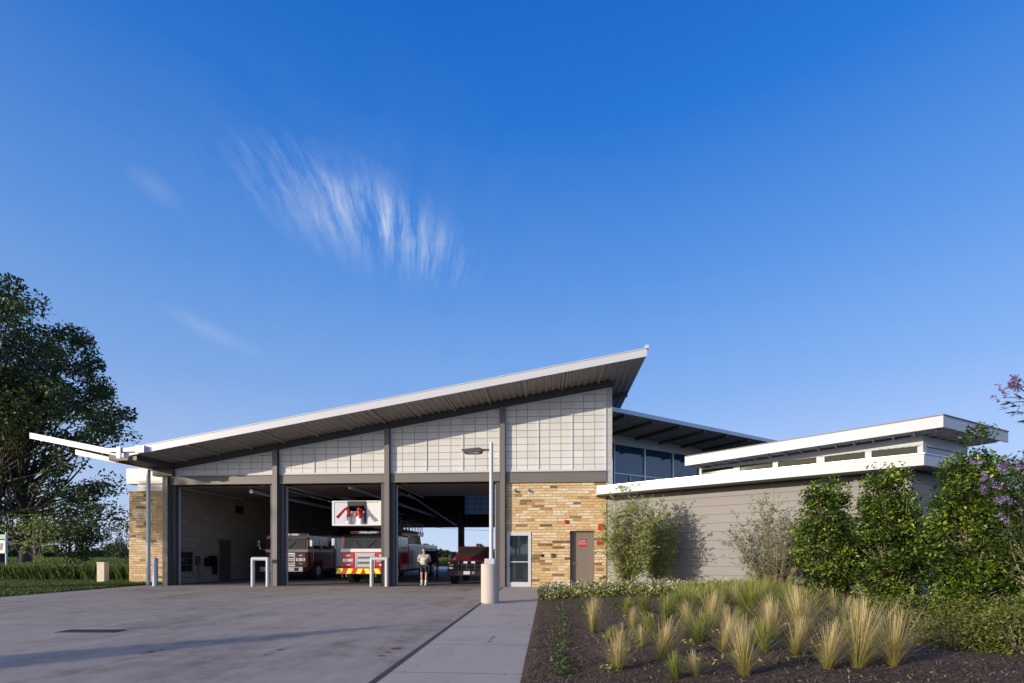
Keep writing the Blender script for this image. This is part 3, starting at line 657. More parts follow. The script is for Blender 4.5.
# ---------------------------------------------------------------- vehicles (front faces -Y, built at origin then placed)
def wheel(root, x, y, r, w, name='wheel'):
    s = 1 if x>0 else -1
    b=MB(); b.cyl((x-s*w,y,r),(x,y,r),r,r,20); o=soft(b.build(name,M['rubber'],root),40)
    b=MB(); b.cyl((x-s*.02,y,r),(x+s*.015,y,r),r*.6,r*.5,16); b.cyl((x,y,r),(x+s*.05,y,r),r*.2,r*.18,10); b.build('rim',M['alu'],o)
def fire_truck(name, label, kind, L):
    rt = empty(name,(0,0,0),label,'fire truck'); red=M['fire_red'] if kind=='ladder' else M['dark_red']; W=1.25
    b=MB(); b.ext([(-W,.02,.82),(-W,0,1.62),(-W,.02,1.70),(-W,.14,2.42),(-W,.24,2.52),(-W,3.2,2.52),(-W,3.2,.6),(-W,1.75,.6),(-W,1.65,1.05),(-W,.75,1.05),(-W,.65,.6),(-W,.05,.6)],(2*W,0,0))
    cab=b.build('cab',red,rt,bevel=.03)
    b=MB(); b.ext([(-W-.004,.0,1.60),(-W-.004,-.008,1.62),(-W-.004,.02,1.76),(-W-.004,3.19,1.76),(-W-.004,3.19,1.60)],(2*W+.008,0,0)); b.build('white_stripe',M['white_paint'],cab)
    b=MB(); b.b2(-1.12,1.12,-.018,.01,1.60,1.76); text_b=b.build('front_band',M['white_paint'],cab)
    b=MB(); b.ext([(-1.14,.022,1.78),(1.14,.022,1.78),(1.10,.128,2.40),(-1.10,.128,2.40)],(0,-.02,0)); ws=b.build('windshield',M['glass_truck'],cab)
    b=MB(); b.ext([(-.02,.0,1.78),(.02,.0,1.78),(.02,.105,2.40),(-.02,.105,2.40)],(0,-.01,0))
    b.build('windshield_post',M['black'],ws)
    b=MB(); b.ext([(-W-.006,.13,2.43),(-W-.006,.23,2.54),(-W-.006,3.21,2.54),(-W-.006,3.21,2.43)],(2*W+.012,0,0)); b.build('roof_cap',M['white_paint'] if kind=='engine' else M['black'],cab)
    b=MB(); b.ext([(-1.2,-.01,2.40),(-1.2,.16,2.50),(-1.2,.16,2.46),(-1.2,.0,2.36)],(2.4,0,0)); b.build('sun_visor',M['black'] if kind!='engine' else M['white_paint'],cab)
    for s in (-1,1):
        b=MB(); b.b2(s*1.256-.006,s*1.256+.006,1.40,1.44,.9,2.4); b.build('door_seam',M['black'],cab)
        b=MB(); b.cyl((s*1.30,.52,1.0),(s*1.30,.52,1.9),.018,.018,6); b.build('grab_rail',M['chrome'],cab)
        b=MB(); b.tube([(s*.15,-.02,1.80),(s*.55,.05,2.2)],.014,5); b.build('wiper',M['black'],ws)
        b=MB(); b.b2(s*W-.006 if s<0 else s*W-.01, s*W+.01 if s<0 else s*W+.006,.55,1.35,1.8,2.3); b.b2(s*W-.008,s*W+.008,1.75,2.9,1.8,2.3); b.build('side_window',M['glass_truck'],cab)
        # headlight cluster: white bezel with two lamps and a marker
        b=MB(); b.b2(s*.86-.30,s*.86+.30,-.035,.01,.86,1.55); hp=b.build('headlight_panel',red,cab,bevel=.04)
        b=MB(); b.b2(s*.86-.27,s*.86+.27,-.06,-.03,1.10,1.26); 
        hl=b.build('headlight',M['chrome'],hp)
        for q in (-.14,.14):
            b=MB(); b.cyl((s*.86+q,-.061,1.18),(s*.86+q,-.085,1.18),.07,.06,12); b.build('lens',M['lamp_glass'],hl)
        for zz in (1.42,.95):
            b=MB(); b.b2(s*.86-.10,s*.86+.10,-.055,-.03,zz-.045,zz+.045); b.build('marker_light',M['lamp_glass'] if zz>1 else M['white_paint'],hp)
        # mirror
        b=MB(); b.tube([(s*1.2,.1,1.72),(s*1.5,-.12,1.78),(s*1.55,-.15,2.2)],.025,6); m_=b.build('mirror_arm',M['chrome'],rt)
        b=MB(); b.b2(s*1.56-.09,s*1.56+.09,-.22,-.12,1.9,2.3); b.build('mirror',M['chrome'],m_,bevel=.03)
        b=MB(); b.cyl((s*(W-.38),1.2,.53),(s*(W+.002),1.2,.53),.56,.56,20); b.build('wheel_arch',M['black'],rt)
        wheel(rt,s*(W+.02),1.2,.52,.34)
        for yy in ([L-2.9,L-1.7] if kind=='ladder' else [L-2.2]):
            b=MB(); b.cyl((s*(W-.38),yy,.53),(s*(W+.026),yy,.53),.58,.58,20); b.build('wheel_arch',M['black'],rt)
            wheel(rt,s*(W+.05),yy,.52,.5)
    b=MB(); b.b2(-.52,.52,-.03,.01,.82,1.56); gr=b.build('grille',M['chrome'],cab)
    for k in range(5):
        b=MB(); b.b2(-.36,.46,-.05,-.03,.88+k*.13,.96+k*.13); b.build('grille_slat',M['dark_steel'] if k%2 else M['alu'],gr)
    b=MB(); b.b2(-1.28,1.28,-.55,0,.50,.80); bp=b.build('bumper',M['chrome'] if kind!='ladder' else M['sign_red'],rt,bevel=.03)
    if kind=='ladder':
        n=10; wd=2.5/n
        for k in range(n):
            if k%2: continue
            x=-1.25+k*wd; s=1 if x<-.1 else -1
            b=MB(); b.ext([(x,-.553,.53),(x+wd,-.553,.53),(x+wd+s*.1,-.553,.78),(x+s*.1,-.553,.78)],(0,-.006,0)); b.build('chevron_stripe',M['yellow'],bp)
    else:
        for x in (-.9,-.3,.3,.9):
            b=MB(); b.b2(x-.12,x+.12,-.57,-.545,.56,.74); b.build('bumper_light',M['lamp_glass'] if x<0 else M['dark_steel'],bp)
    for x in (-.95,-.75,.75):
        b=MB(); b.tube([(x,-.50,.50),(x,-.52,.36),(x+.05,-.50,.30)],.025,6); b.build('tow_eye',M['black'],rt)
    b=MB(); b.b2(-.5,.5,.2,L-.3,.42,.62); b.cyl((-1,1.2,.5),(1,1.2,.5),.09); b.cyl((-1,L-2.2,.5),(1,L-2.2,.5),.09); b.build('chassis',M['black'],rt)
    b=MB(); b.b2(-.95,.95,.45,.75,2.53,2.68); lb=b.build('light_bar',M['white_paint'],rt,bevel=.03)
    for k,x in enumerate((-.75,-.25,.25,.75)):
        b=MB(); b.b2(x-.2,x+.2,.43,.449,2.56,2.66); b.build('lamp_lens',M['sign_red'] if k in(0,3) else M['lamp_glass'],lb)
    b=MB(); b.b2(-W,W,3.35,L,.6,2.55 if kind!='ladder' else 2.1); bd=b.build('body',red,rt,bevel=.02)
    n=4; span=(L-3.6)/n; zt=2.45 if kind!='ladder' else 2.0
    for s in (-1,1):
        for k in range(n):
            y=3.5+k*span; z0=.7 if k<n-2 else 1.2
            b=MB(); b.b2(s*W-.012,s*W+.012,y+.06,y+span-.06,z0,zt); 
            for q in range(8): b.b2(s*(W+.012)-.004,s*(W+.012)+.004,y+.06,y+span-.06,z0+(zt-z0)*q/8,z0+(zt-z0)*q/8+.02)
            dd=b.build('roll_up_door',M['alu'],bd)
            b=MB(); b.b2(s*(W+.02)-.012,s*(W+.02)+.012,y+.2,y+span-.2,z0+.08,z0+.11); b.build('handle',M['chrome'],dd)
    return rt
# ladder truck
LT=fire_truck('fire_truck','red fire truck with yellow chevron bumper and white aerial bucket above its cab','ladder',10.6)
def truss(b, p, q, w, h, n):
    p,q=Vector(p),Vector(q); d=(q-p); 
    for s in (-1,1):
        o=Vector((s*w/2,0,0)); u=Vector((0,0,h))
        b.cyl(p+o,q+o,.05,.05,6); b.cyl(p+o+u,q+o+u,.035,.035,6)
        for k in range(n):
            a=p+d*(k/n)+o; c=p+d*((k+1)/n)+o; b.cyl(a,(a+c)/2+u,.02,.02,5); b.cyl((a+c)/2+u,c,.02,.02,5)
    for k in range(n*2): a=p+d*(k/n/2); b.cyl(a-Vector((w/2,0,0)),a+Vector((w/2,0,0)),.018,.018,5)
b=MB(); truss(b,(0,.2,2.95),(0,9.6,2.95),.9,.55,14); b.build('aerial_ladder',M['alu'],LT)
b=MB(); b.cyl((0,8.6,2.1),(0,8.6,2.7),.6,.5,16); b.b2(-.55,.55,7.9,9.4,2.7,2.93); b.build('turntable',M['white_paint'],LT)
b=MB(); x0,x1,y0,y1,z0,z1=-1.28,1.16,-.95,.1,2.88,4.08
b.b2(x0,x1,y0,y1,z0,z0+.07)
for x in (x0,x1-.05): b.b2(x,x+.05,y0,y1,z0+.07,z1-.06)
b.b2(x0,x1,y0,y0+.05,z1-.06,z1); b.b2(x0,x0+.06,y0+.05,y1,z1-.06,z1); b.b2(x1-.06,x1,y0+.05,y1,z1-.06,z1)
b.b2(x0+.05,x0+.10,y0,y0+.05,z0+.07,z1-.06); b.b2(x1-.10,x1-.05,y0,y0+.05,z0+.07,z1-.06)
bk=b.build('bucket',M['white_paint'],LT)
b=MB(); b.b2(x0+.1,-.5,y0+.02,y0+.035,z0+.07,z1-.08); b.build('bucket_panel',M['galv'],bk)
b=MB(); b.b2(.42,x1-.1,y0+.02,y0+.035,z0+.07,z1-.08); b.build('bucket_panel',M['white_paint'],bk)
b=MB(); b.b2(-.49,.41,y0+.02,y0+.035,z0+.07,z0+.7); b.build('bucket_panel',M['white_paint'],bk)
b=MB(); b.b2(-.5,.4,y0-.02,y0+.08,z1-.25,z1-.02); b.b2(-.5,-.42,y0-.03,y0+.0,z0+.1,z1-.25); b.b2(.34,.42,y0-.03,y0,z0+.1,z1-.25); b.build('control_box',M['black'],bk)
for s,x in ((-1,-.42),(1,.18)):
    b=MB(); b.cyl((x,y0-.06,z0+.10),(x,y0-.08,z0+.42),.11,.10,10); mo=b.build('monitor',M['white_paint'],bk)
    b=MB(); b.tube([(x,y0-.08,z0+.42),(x+.06,y0-.16,z0+.68),(x-.08,y0-.22,z0+.85)],[.10,.10,.08],8); b.cyl((x-.08,y0-.22,z0+.82),(x-.42 if s<0 else x+.12,y0-.42,z0+.35),.05,.08,8); b.build('nozzle',M['sign_red'],mo)
b=MB(); b.tube([(-.12,y0-.05,z0+.5),(-.05,y0-.12,z0+.62)],[.07,.05],8); b.build('valve',M['amber'],bk)
b=MB(); b.tube([(x0+.15,y1,z0+.1),(-.3,.8,3.2)],.04,6); b.tube([(x1-.15,y1,z0+.1),(.3,.8,3.2)],.04,6); b.build('bucket_strut',M['alu'],bk)
LT.location=(-9.2,23.75,.003)
FE=fire_truck('fire_engine','dark red fire engine with silver bumper parked in the left bay','engine',9.2)
b=MB(); b.b2(-.5,.5,3.6,8.6,2.56,2.72); b.build('hose_bed_cover',M['black'],FE)
FE.location=(-14.75,26.3,.003); FE.rotation_euler.z=R(-1)
# pickup
PK=empty('pickup_truck',(0,0,0),'dark red pickup truck with black front guard parked in the open bay','pickup truck')
W=.98
b=MB(); b.ext([(-W,.06,.55),(-W,0,.7),(-W,.02,1.05),(-W,.12,1.17),(-W,1.45,1.26),(-W,3.75,1.28),(-W,5.7,1.28),(-W,5.75,.6),(-W,4.9,.55),(-W,4.75,.95),(-W,4.1,.95),(-W,3.95,.55),(-W,1.42,.5),(-W,1.3,.92),(-W,.62,.92),(-W,.5,.55)],(2*W,0,0)); bd=b.build('body',M['dark_red'],PK,bevel=.04)
b=MB(); z=1.265
bot=[(-.93,1.45),(.93,1.45),(.93,3.8),(-.93,3.8)]; top=[(-.76,2.15),(.76,2.15),(.78,3.6),(-.78,3.6)]
vs=[(x,y,z) for x,y in bot]+[(x,y,1.90) for x,y in top]
b.add(vs,[(3,2,1,0),(4,5,6,7),(0,1,5,4),(1,2,6,5),(2,3,7,6),(3,0,4,7)]); cb=b.build('cabin',M['dark_red'],PK,bevel=.03)
b=MB(); b.ext([(-.86,1.50,1.30),(.86,1.50,1.30),(.72,2.07,1.84),(-.72,2.07,1.84)],(0,-.02,.02)); b.build('windshield',M['glass_clear'],cb)
for s in (-1,1):
    b=MB(); b.add([(s*.935,1.75,1.31),(s*.935,3.55,1.31),(s*.80,3.45,1.84),(s*.79,2.3,1.84)],[(0,1,2,3)]); b.build('side_window',M['glass_dark'],cb)
    b=MB(); b.b2(s*.83-.12,s*.83+.12,-.03,.03,.78,1.0); b.build('headlight',M['lamp_glass'],bd)
    b=MB(); b.b2(s*.88-.08,s*.88+.08,-.035,.03,1.02,1.10); b.build('turn_signal',M['amber'],bd)
    b=MB(); b.b2(s*1.14-.09,s*1.14+.09,1.45,1.55,1.25,1.5); b.cyl((s*.95,1.5,1.28),(s*1.1,1.5,1.32),.025); b.build('mirror',M['black'],PK,bevel=.02)
    wheel(PK,s*(W-.005),.97,.40,.27); wheel(PK,s*(W-.005),4.42,.40,.27)
    b=MB(); b.cyl((s*(W-.3),.97,.42),(s*(W-.015),.97,.42),.46,.46,18); b.build('wheel_arch',M['black'],PK)
b=MB(); b.b2(-.68,.68,-.05,.02,.72,1.10); gr=b.build('grille',M['black'],bd)
b=MB(); b.b2(-.99,.99,-.20,.02,.42,.68); bp=b.build('bumper',M['black'],PK,bevel=.03)
b=MB(); b.tube([(-.92,-.16,.62),(-.92,-.2,.95),(-.62,-.22,1.18),(.62,-.22,1.18),(.92,-.2,.95),(.92,-.16,.62)],.035,8); b.tube([(-.92,-.21,.9),(.92,-.21,.9)],.03,8); b.tube([(-.92,-.21,.72),(.92,-.21,.72)],.03,8)
for x in (-.4,0,.4): b.tube([(x,-.21,.65),(x,-.22,1.17)],.025,6)
b.build('front_guard',M['black'],PK)
b=MB(); b.b2(-.16,.16,-.225,-.205,.50,.66); b.build('licence_plate',M['sign_white'],bp)
b=MB(); b.b2(.26,.38,-.225,-.205,.52,.64); b.build('tow_hook',M['chrome'],bp)
for x in (-.06,.32):
    b=MB(); b.b2(x-.09,x+.09,-.26,-.2,1.04,1.14); b.build('fog_light',M['lamp_glass'],PK)
b=MB()
for x in (-.25,-.1,0.1,.25): b.b2(x-.03,x+.03,2.25,2.3,1.9,1.93)
b.build('roof_marker',M['amber'],cb)
PK.location=(-3.95,23.55,.003)
# trolley / silhouette gear beside the ladder truck
# ---------------------------------------------------------------- person
def skinned(name, verts, edges, rad, mat, parent, root=0, sub=2):
    me=bpy.data.meshes.new(name); me.from_pydata(verts,edges,[]); me.materials.append(mat)
    o=bpy.data.objects.new('tmp',me); COL.objects.link(o)
    o.modifiers.new('skin','SKIN'); 
    for i,r in enumerate(rad):
        sv=me.skin_vertices[0].data[i]; sv.radius=(r,r) if not hasattr(r,'__len__') else r; sv.use_root=(i==root)
    s=o.modifiers.new('sub','SUBSURF'); s.levels=sub; s.render_levels=sub
    dg=bpy.context.evaluated_depsgraph_get(); m2=bpy.data.meshes.new_from_object(o.evaluated_get(dg)); m2.name=name
    bpy.data.objects.remove(o); m2.materials.clear()
    return link(name,m2,mat,parent,smooth=True)
PS=empty('person',(0,0,0),'person in grey t-shirt and dark shorts walking out of the bay reading papers','person')
J=dict(pel=(0,0,.98),wai=(0,-.01,1.12),che=(0,-.01,1.33),nb=(0,.0,1.49),hd0=(0,-.02,1.56),hd=(0,-.03,1.66),hdt=(0,-.02,1.73),
 sl=(-.19,0,1.43),el=(-.30,.05,1.16),wl=(-.13,-.24,1.14),hl=(-.06,-.30,1.16),sr=(.19,0,1.43),er=(.30,.05,1.16),wr=(.16,-.23,1.13),hr=(.09,-.30,1.16),
 pl=(-.10,0,.92),kl=(-.11,-.06,.50),al=(-.11,.06,.10),tl=(-.12,-.10,.035),pr=(.10,0,.92),kr=(.10,-.02,.50),ar=(.09,-.12,.09),tr=(.10,-.28,.05))
names=list(J); E=[('pel','wai'),('wai','che'),('che','nb'),('nb','hd0'),('hd0','hd'),('hd','hdt'),('che','sl'),('sl','el'),('el','wl'),('wl','hl'),('che','sr'),('sr','er'),('er','wr'),('wr','hr'),('pel','pl'),('pl','kl'),('kl','al'),('al','tl'),('pel','pr'),('pr','kr'),('kr','ar'),('ar','tr')]
RD=dict(pel=(.15,.11),wai=(.135,.10),che=(.15,.11),nb=.055,hd0=.06,hd=.085,hdt=.07,sl=.055,el=.042,wl=.028,hl=.034,sr=.055,er=.042,wr=.028,hr=.034,pl=.085,kl=.055,al=.038,tl=.035,pr=.085,kr=.055,ar=.038,tr=.035)
vs=[J[n] for n in names]; ed=[(names.index(a),names.index(b)) for a,b in E]; rd=[RD[n] for n in names]
for hn,sx in (('hl',1),('hr',-1)):
    h=J[hn]
    for k in range(4):
        i0=len(vs); vs.append((h[0]+sx*.01,h[1]-.02,h[2]+.03-.02*k)); vs.append((h[0]+sx*.045,h[1]-.045+.004*k,h[2]+.03-.02*k)); vs.append((h[0]+sx*.06,h[1]-.02,h[2]+.028-.02*k))
        ed+=[(names.index(hn),i0),(i0,i0+1),(i0+1,i0+2)]; rd+=[.010,.009,.008]
    i0=len(vs); vs.append((h[0]+sx*.0,h[1]+.0,h[2]+.05)); vs.append((h[0]+sx*.03,h[1]-.02,h[2]+.07)); ed+=[(names.index(hn),i0),(i0,i0+1)]; rd+=[.012,.010]
body=skinned('body',vs,ed,rd,M['skin'],PS)
sh=skinned('shirt',[(0,0,.93),(0,-.01,1.12),(0,-.01,1.33),(0,0,1.46),(-.20,0,1.42),(-.27,.03,1.25),(.20,0,1.42),(.27,.03,1.25)],[(0,1),(1,2),(2,3),(2,4),(4,5),(2,6),(6,7)],[(.175,.135),(.165,.125),(.18,.13),(.08,.07),.082,.075,.082,.075],M['shirt'],PS)
skinned('shorts',[(0,0,.96),(-.10,0,.90),(-.115,-.04,.60),(.10,0,.90),(.11,-.02,.60)],[(0,1),(1,2),(0,3),(3,4)],[(.165,.13),.10,.095,.10,.095],M['navy'],PS)
b=MB(); b.sph((0,-.005,1.69),(.088,.10,.10),14,10); b.build('hair',M['hair'],PS,smooth=True)
b=MB(); b.sph((0,-.045,1.655),(.078,.085,.105),14,10); hd=b.build('face',M['skin'],PS,smooth=True)
b=MB(); b.sph((0,-.132,1.64),(.014,.018,.022),8,6); b.build('nose',M['skin'],hd,smooth=True)
for s in (-1,1):
    b=MB(); b.sph((s*.03,-.122,1.665),(.012,.008,.007),8,6); b.build('eye',M['black'],hd)
    b=MB(); b.sph((s*.083,-.03,1.655),(.012,.022,.032),8,6); b.build('ear',M['skin'],hd,smooth=True)
b=MB(); b.sph((0,-.124,1.607),(.022,.008,.006),8,6); b.build('mouth',M['sign_red'],hd)
for (a,k,t_) in (('al','kl','tl'),('ar','kr','tr')):
    A_,T=Vector(J[a]),Vector(J[t_]); K=Vector(J[k])
    b=MB(); b.cyl(A_+(K-A_)*.02,A_+(K-A_)*.42,.046,.056,12); b.build('sock',M['sock'],PS,smooth=True)
    b=MB(); b.sph(tuple(A_*.45+T*.55+Vector((0,0,-.005))),(.052,.14,.055),12,8); b.build('shoe',M['sock'],PS,smooth=True)
PS.location=(-5.86,22.55,.003); PS.rotation_euler.z=R(8)
b=MB(); b.box((-5.87,22.22,1.2),(.21,.015,.27),.1); tag(b.build('paper_sheet',M['paper']),'white sheet of paper held by the person in the bay','paper')
# folding hand cart silhouette near ladder truck rear
gx,gy=GU(431,33)
b=MB(); b.b2(-.0,.0,0,0,0,0)
CT=empty('gear_rack',(-7.15,29.2,0),'dark upright gear rack standing beside the ladder truck','rack')
b=MB()
for sx in (-.35,.35): b.b2(-7.15+sx-.03,-7.15+sx+.03,29.1,29.16,.02,1.75); b.b2(-7.15+sx-.03,-7.15+sx+.03,29.5,29.56,.02,1.75)
b.b2(-7.53,-6.77,29.08,29.58,1.75,1.80); b.b2(-7.5,-6.8,29.1,29.56,.9,.94); b.build('frame',M['black'],CT)
b=MB(); b.b2(-7.48,-6.82,29.12,29.54,.95,1.70); b.build('coat_bundle',M['navy'],CT,bevel=.05)
# ---------------------------------------------------------------- street furniture
lx,ly=G(490,603)
LP=empty('light_pole',(lx,ly,0),'white light pole standing on a round concrete base beside the sidewalk','light pole')
b=MB(); b.cyl((lx,ly,.002),(lx,ly,1.20),.275,.275,32); soft(b.build('concrete_base',M['cast'],LP,bevel=.015))
b=MB(); b.b2(lx-.15,lx+.15,ly-.15,ly+.15,1.20,1.36); b.build('base_cover',M['pipe_white'],LP,bevel=.01)
px_=lx+.04
b=MB(); b.cyl((px_,ly,1.36),(px_,ly,4.90),.065,.058,16); soft(b.build('pole',M['pipe_white'],LP))
b=MB(); b.cyl((px_,ly,4.69),(px_-.30,ly,4.69),.028); b.build('arm',M['dark_steel'],LP)
b=MB(); y=ly; b.ext([(px_-.26,y-.16,4.70),(px_-.36,y-.16,4.74),(px_-.92,y-.16,4.69),(px_-.80,y-.16,4.585),(px_-.30,y-.16,4.60)],(0,.32,0)); lu=b.build('lamp_head',M['dark_steel'],LP,bevel=.01)
b=MB(); b.b2(px_-.76,px_-.36,y-.12,y+.12,4.575,4.589); b.build('lens',M['lamp_glass'],lu)
def guard(u, label):
    x,y=GU(u,22.3)
    o=MB(); w=.36; h=1.36; r=.085
    o.tube([(x-w,y,.0),(x-w,y,h-.06)],r,14); o.tube([(x+w,y,0),(x+w,y,h-.06)],r,14); o.tube([(x-w-.0,y,h-.085),(x+w,y,h-.085)],r,14); o.sph((x-w,y,h-.085),r*1.0,12,8); o.sph((x+w,y,h-.085),r,12,8)
    return tag(soft(o.build('pipe_guard',M['pipe_white'])),label,'bollard','white pipe guards in front of the bays')
guard(260.3,'white U-shaped pipe guard left of the dark red engine, nearer the left bay')
guard(379.3,'white U-shaped pipe guard in front of the ladder truck with yellow bumper')
x,y=GU(155.2,22.6); b=MB(); b.cyl((x,y,0),(x,y,1.25),.11,.11,16); b.sph((x,y,1.25),(.11,.11,.09),16,8)
tag(soft(b.build('bollard',M['galv'])),'grey round bollard beside the downspout pipe at the left corner','bollard')
# left background items
x,y=GU(103,25.2); UB=empty('utility_pedestal',(x,y,0),'tan utility pedestal standing in the grass left of the stone pier','utility box')
b=MB(); b.b2(x-.21,x+.21,y-.14,y+.14,0,1.03); b.build('cabinet',M['tan_box'],UB,bevel=.015)
b=MB(); b.b2(x-.23,x+.23,y-.16,y+.16,1.03,1.08); b.build('lid',M['tan_box'],UB,bevel=.01)
b=MB(); b.b2(x-.015,x+.015,y-.155,y-.14,.5,.62); b.build('latch',M['galv'],UB)
x,y=GU(6.5,31); SG=empty('street_sign',(x,y,0),'green street sign above a white panel on a pale post at the far left','sign')
b=MB(); b.cyl((x,y,0),(x,y,2.9),.06,.06,10); b.build('post',M['galv'],SG)
b=MB(); b.b2(x-.9,x+.05,y-.09,y-.065,2.45,2.75); b.build('street_blade',M['sign_green'],SG)
b=MB(); b.b2(x-.75,x+.02,y-.09,y-.065,1.55,2.38); pn=b.build('panel',M['sign_white'],SG)
b=MB(); b.ext([(x-.6,y-.10,1.75),(x-.2,y-.10,1.75),(x-.1,y-.10,2.2),(x-.3,y-.10,2.2)],(0,.008,0)); b.build('dark_mark',M['black'],pn)
# drain grate and utility paint marks
gx,gy=G(91,631.4)
GT=empty('drain_grate',(gx,gy,0),'dark iron drain grate set into the concrete drive','drain')
b=MB(); a=TH
def rp(dx,dy): return (gx+dx*math.cos(a)-dy*math.sin(a), gy+dx*math.sin(a)+dy*math.cos(a))
b.box((gx,gy,.006),(1.12,.34,.008),a); b.build('frame',M['black'],GT)
b=MB()
for k in range(17): p=rp(-.5+k*.0625,0); b.box((p[0],p[1],.013),(.022,.29,.008),a)
b.build('grille',M['dark_steel'],GT)
def marks(us,label):
    b=MB()
    for (u,v) in us:
        x,y=G(u,v); n=9; r=random.uniform(.022,.038); vs=[(x,y,.010)]
        for k in range(n):
            q=2*math.pi*k/n; rr=r*random.uniform(.6,1.25); vs.append((x+rr*math.cos(q)*1.2,y+rr*math.sin(q)*1.6,.010))
        b.add(vs,[(0,1+k,1+(k+1)%n) for k in range(n)])
    tag(b.build('paint_mark',M['paint_mark']),label,'paint mark','red paint marks on the concrete')
marks([(265,655),(272,652.5),(279,650)],'trio of red paint dabs just below the long shadow')
marks([(380,656),(387,652.5),(393,649),(398,648.5)],'red paint dabs on the drive close to the sidewalk joint')
marks([(489,642),(491,639.5),(493,637.5)],'small red paint dabs on the pale sidewalk')
marks([(143,654.5),(150,652),(161,650)],'red paint dabs left of the others, touching the long shadow edge')
# unseen made-up blade, shaped and placed to cast the long shadow
tx,ty=C(-2.07,10.33)
ct=1/math.tan(SUN_EL); H=6.0; px1=tx-LD[0]*H*ct; py1=ty-LD[1]*H*ct
SHC=empty('shadow_caster',(px1,py1,0),'unseen tall pointed steel blade, added to cast the long shadow on the drive','sign')
sv=Vector((LD[1],-LD[0],0)); cc=Vector((px1,py1,0))
def wp(s,z): return tuple(cc+sv*s+Vector((0,0,z)))
b=MB(); b.ext([wp(-.1,0),wp(1.5,0),wp(1.5,4.3),wp(.9,5.0),wp(0,6.0),wp(-.1,5.7)],(LD[0]*.15,LD[1]*.15,0)); b.build('blade',M['taupe_steel'],SHC)
b=MB(); b.ext([wp(1.58,0),wp(1.9,0),wp(1.85,4.0),wp(1.6,4.3)],(LD[0]*.12,LD[1]*.12,0)); b.build('fin',M['galv'],SHC)
# utility poles and wires beyond
for i,(u,zc,hh) in enumerate(((397,120,9.5),(560,105,9.5),(66,120,9.5),(-130,110,9.5))):
    x,y=GU(u,zc); UP=empty('utility_pole',(x,y,0),['wooden utility pole far behind the station, left of the open bay','wooden utility pole far behind the station corner','wooden utility pole behind the big tree on the left','wooden utility pole beyond the left edge of the grass'][i],'utility pole','utility poles along the far road')
    b=MB(); b.cyl((x,y,0),(x,y,hh),.16,.11,10); b.build('pole',M['wood_pole'],UP); b=MB(); b.b2(x-1.1,x+1.1,y-.06,y+.06,hh-.7,hh-.55); b.build('crossarm',M['wood_pole'],UP)
def wire(p,q,label,sag=.6):
    p,q=Vector(p),Vector(q); b=MB(); pts=[p.lerp(q,k/14)-Vector((0,0,sag*4*(k/14)*(1-k/14))) for k in range(15)]; b.tube(pts,.035,5)
    tag(b.build('power_line',M['black']),label,'cable','power lines between the utility poles')
pA=GU(397,120); pB=GU(560,105); pC=GU(66,120); pD=GU(-130,110)
wire((*pA,9.0),(*pB,6.4),'power line seen through the open bay behind the pickup')
wire((*pD,8.9),(*pC,8.9),'power line at the far left behind the big tree')
wire((*pC,8.9),(*pA,9.0),'power line running behind the left canopy of the station')
# ---------------------------------------------------------------- trees and shrubs
x,y=GU(14,40)
tree('oak_tree',(x,y,0),23,[(-7,0,18.4,9.5,9,7.0),(-1.6,0,17.6,6.8,8,6.4),(2.6,0,14.2,5.2,6,3.6),(5.8,0,12.2,4.6,5,3.0),(3.8,0,8.6,5.0,5,2.8),(2.6,0,5.0,5.0,4,2.4),(-5,2,4.5,6,4,2.2),(-8,0,8,7,6,3.5)],.42,560,125,.28,M['leaf_tree'],'huge dark green spreading tree at the left edge behind the canopy','tree',crad=1.25,trunks=2,low=.12,fill=.55,seed=11)
x,y=GU(70,34)
tree('small_tree',(x,y,0),6.2,[(0,0,3.6,1.9,1.9,2.6),(.3,0,2.4,1.5,1.5,1.4)],.09,85,60,.17,M['leaf_tree'],'small dark round tree with thin trunk in front of the huge tree','tree',crad=.5,low=.3,seed=12)
x,y=GU(36,29)
tree('sapling',(x,y,0),4.4,[(0,0,2.4,1.0,1.0,1.9)],.04,34,22,.12,M['leaf_willow'],'thin light green sapling standing in the grass at the left','tree',crad=.4,trunks=3,low=.1,bark='twig',seed=13)
for i,(u,zc,h) in enumerate(((107,60,5.0),(126,55,5.6),(118,75,4.2))):
    x,y=GU(u,zc); tree('young_tree',(x,y,0),h,[(0,0,h*.6,h*.22,h*.22,h*.42)],.06,26,30,.22,M['leaf_far'],['thin young tree beyond the field behind the utility pedestal','taller young tree showing just left of the stone pier','lowest young tree between its two neighbours beyond the field'][i],'tree','young trees beyond the field',crad=.6,low=.2,seed=14+i)
# off-frame trees: dapple the left bay, and stand behind the camera for the glass to mirror
for i,(bx,by,h,r,zc_) in enumerate(((-19.3-LD[0]*32,22-LD[1]*32,11.4,3.2,9.5),(-18.3-LD[0]*44,22-LD[1]*44,13.5,3.2,11.6))):
    tree('roadside_tree',(bx,by,0),h,[(0,0,zc_,r,r,1.5)],.22,46,30,.34,M['leaf_tree'],['broad roadside tree to the left of the drive','second broad roadside tree farther back from the drive'][i],'tree','roadside trees left of the drive',crad=.9,low=.3,seed=21+i)
for i,(bx,by,h) in enumerate(((-4.5,-24,10.5),(3.5,-30,12))):
    tree('roadside_tree',(bx,by,0),h,[(0,0,h*.6,3.6,3.6,h*.36)],.2,150,40,.34,M['leaf_tree'],['round roadside tree standing behind the viewpoint','taller roadside tree behind the viewpoint, farther right'][i],'tree','roadside trees behind the viewpoint',crad=.8,low=.2,seed=25+i)
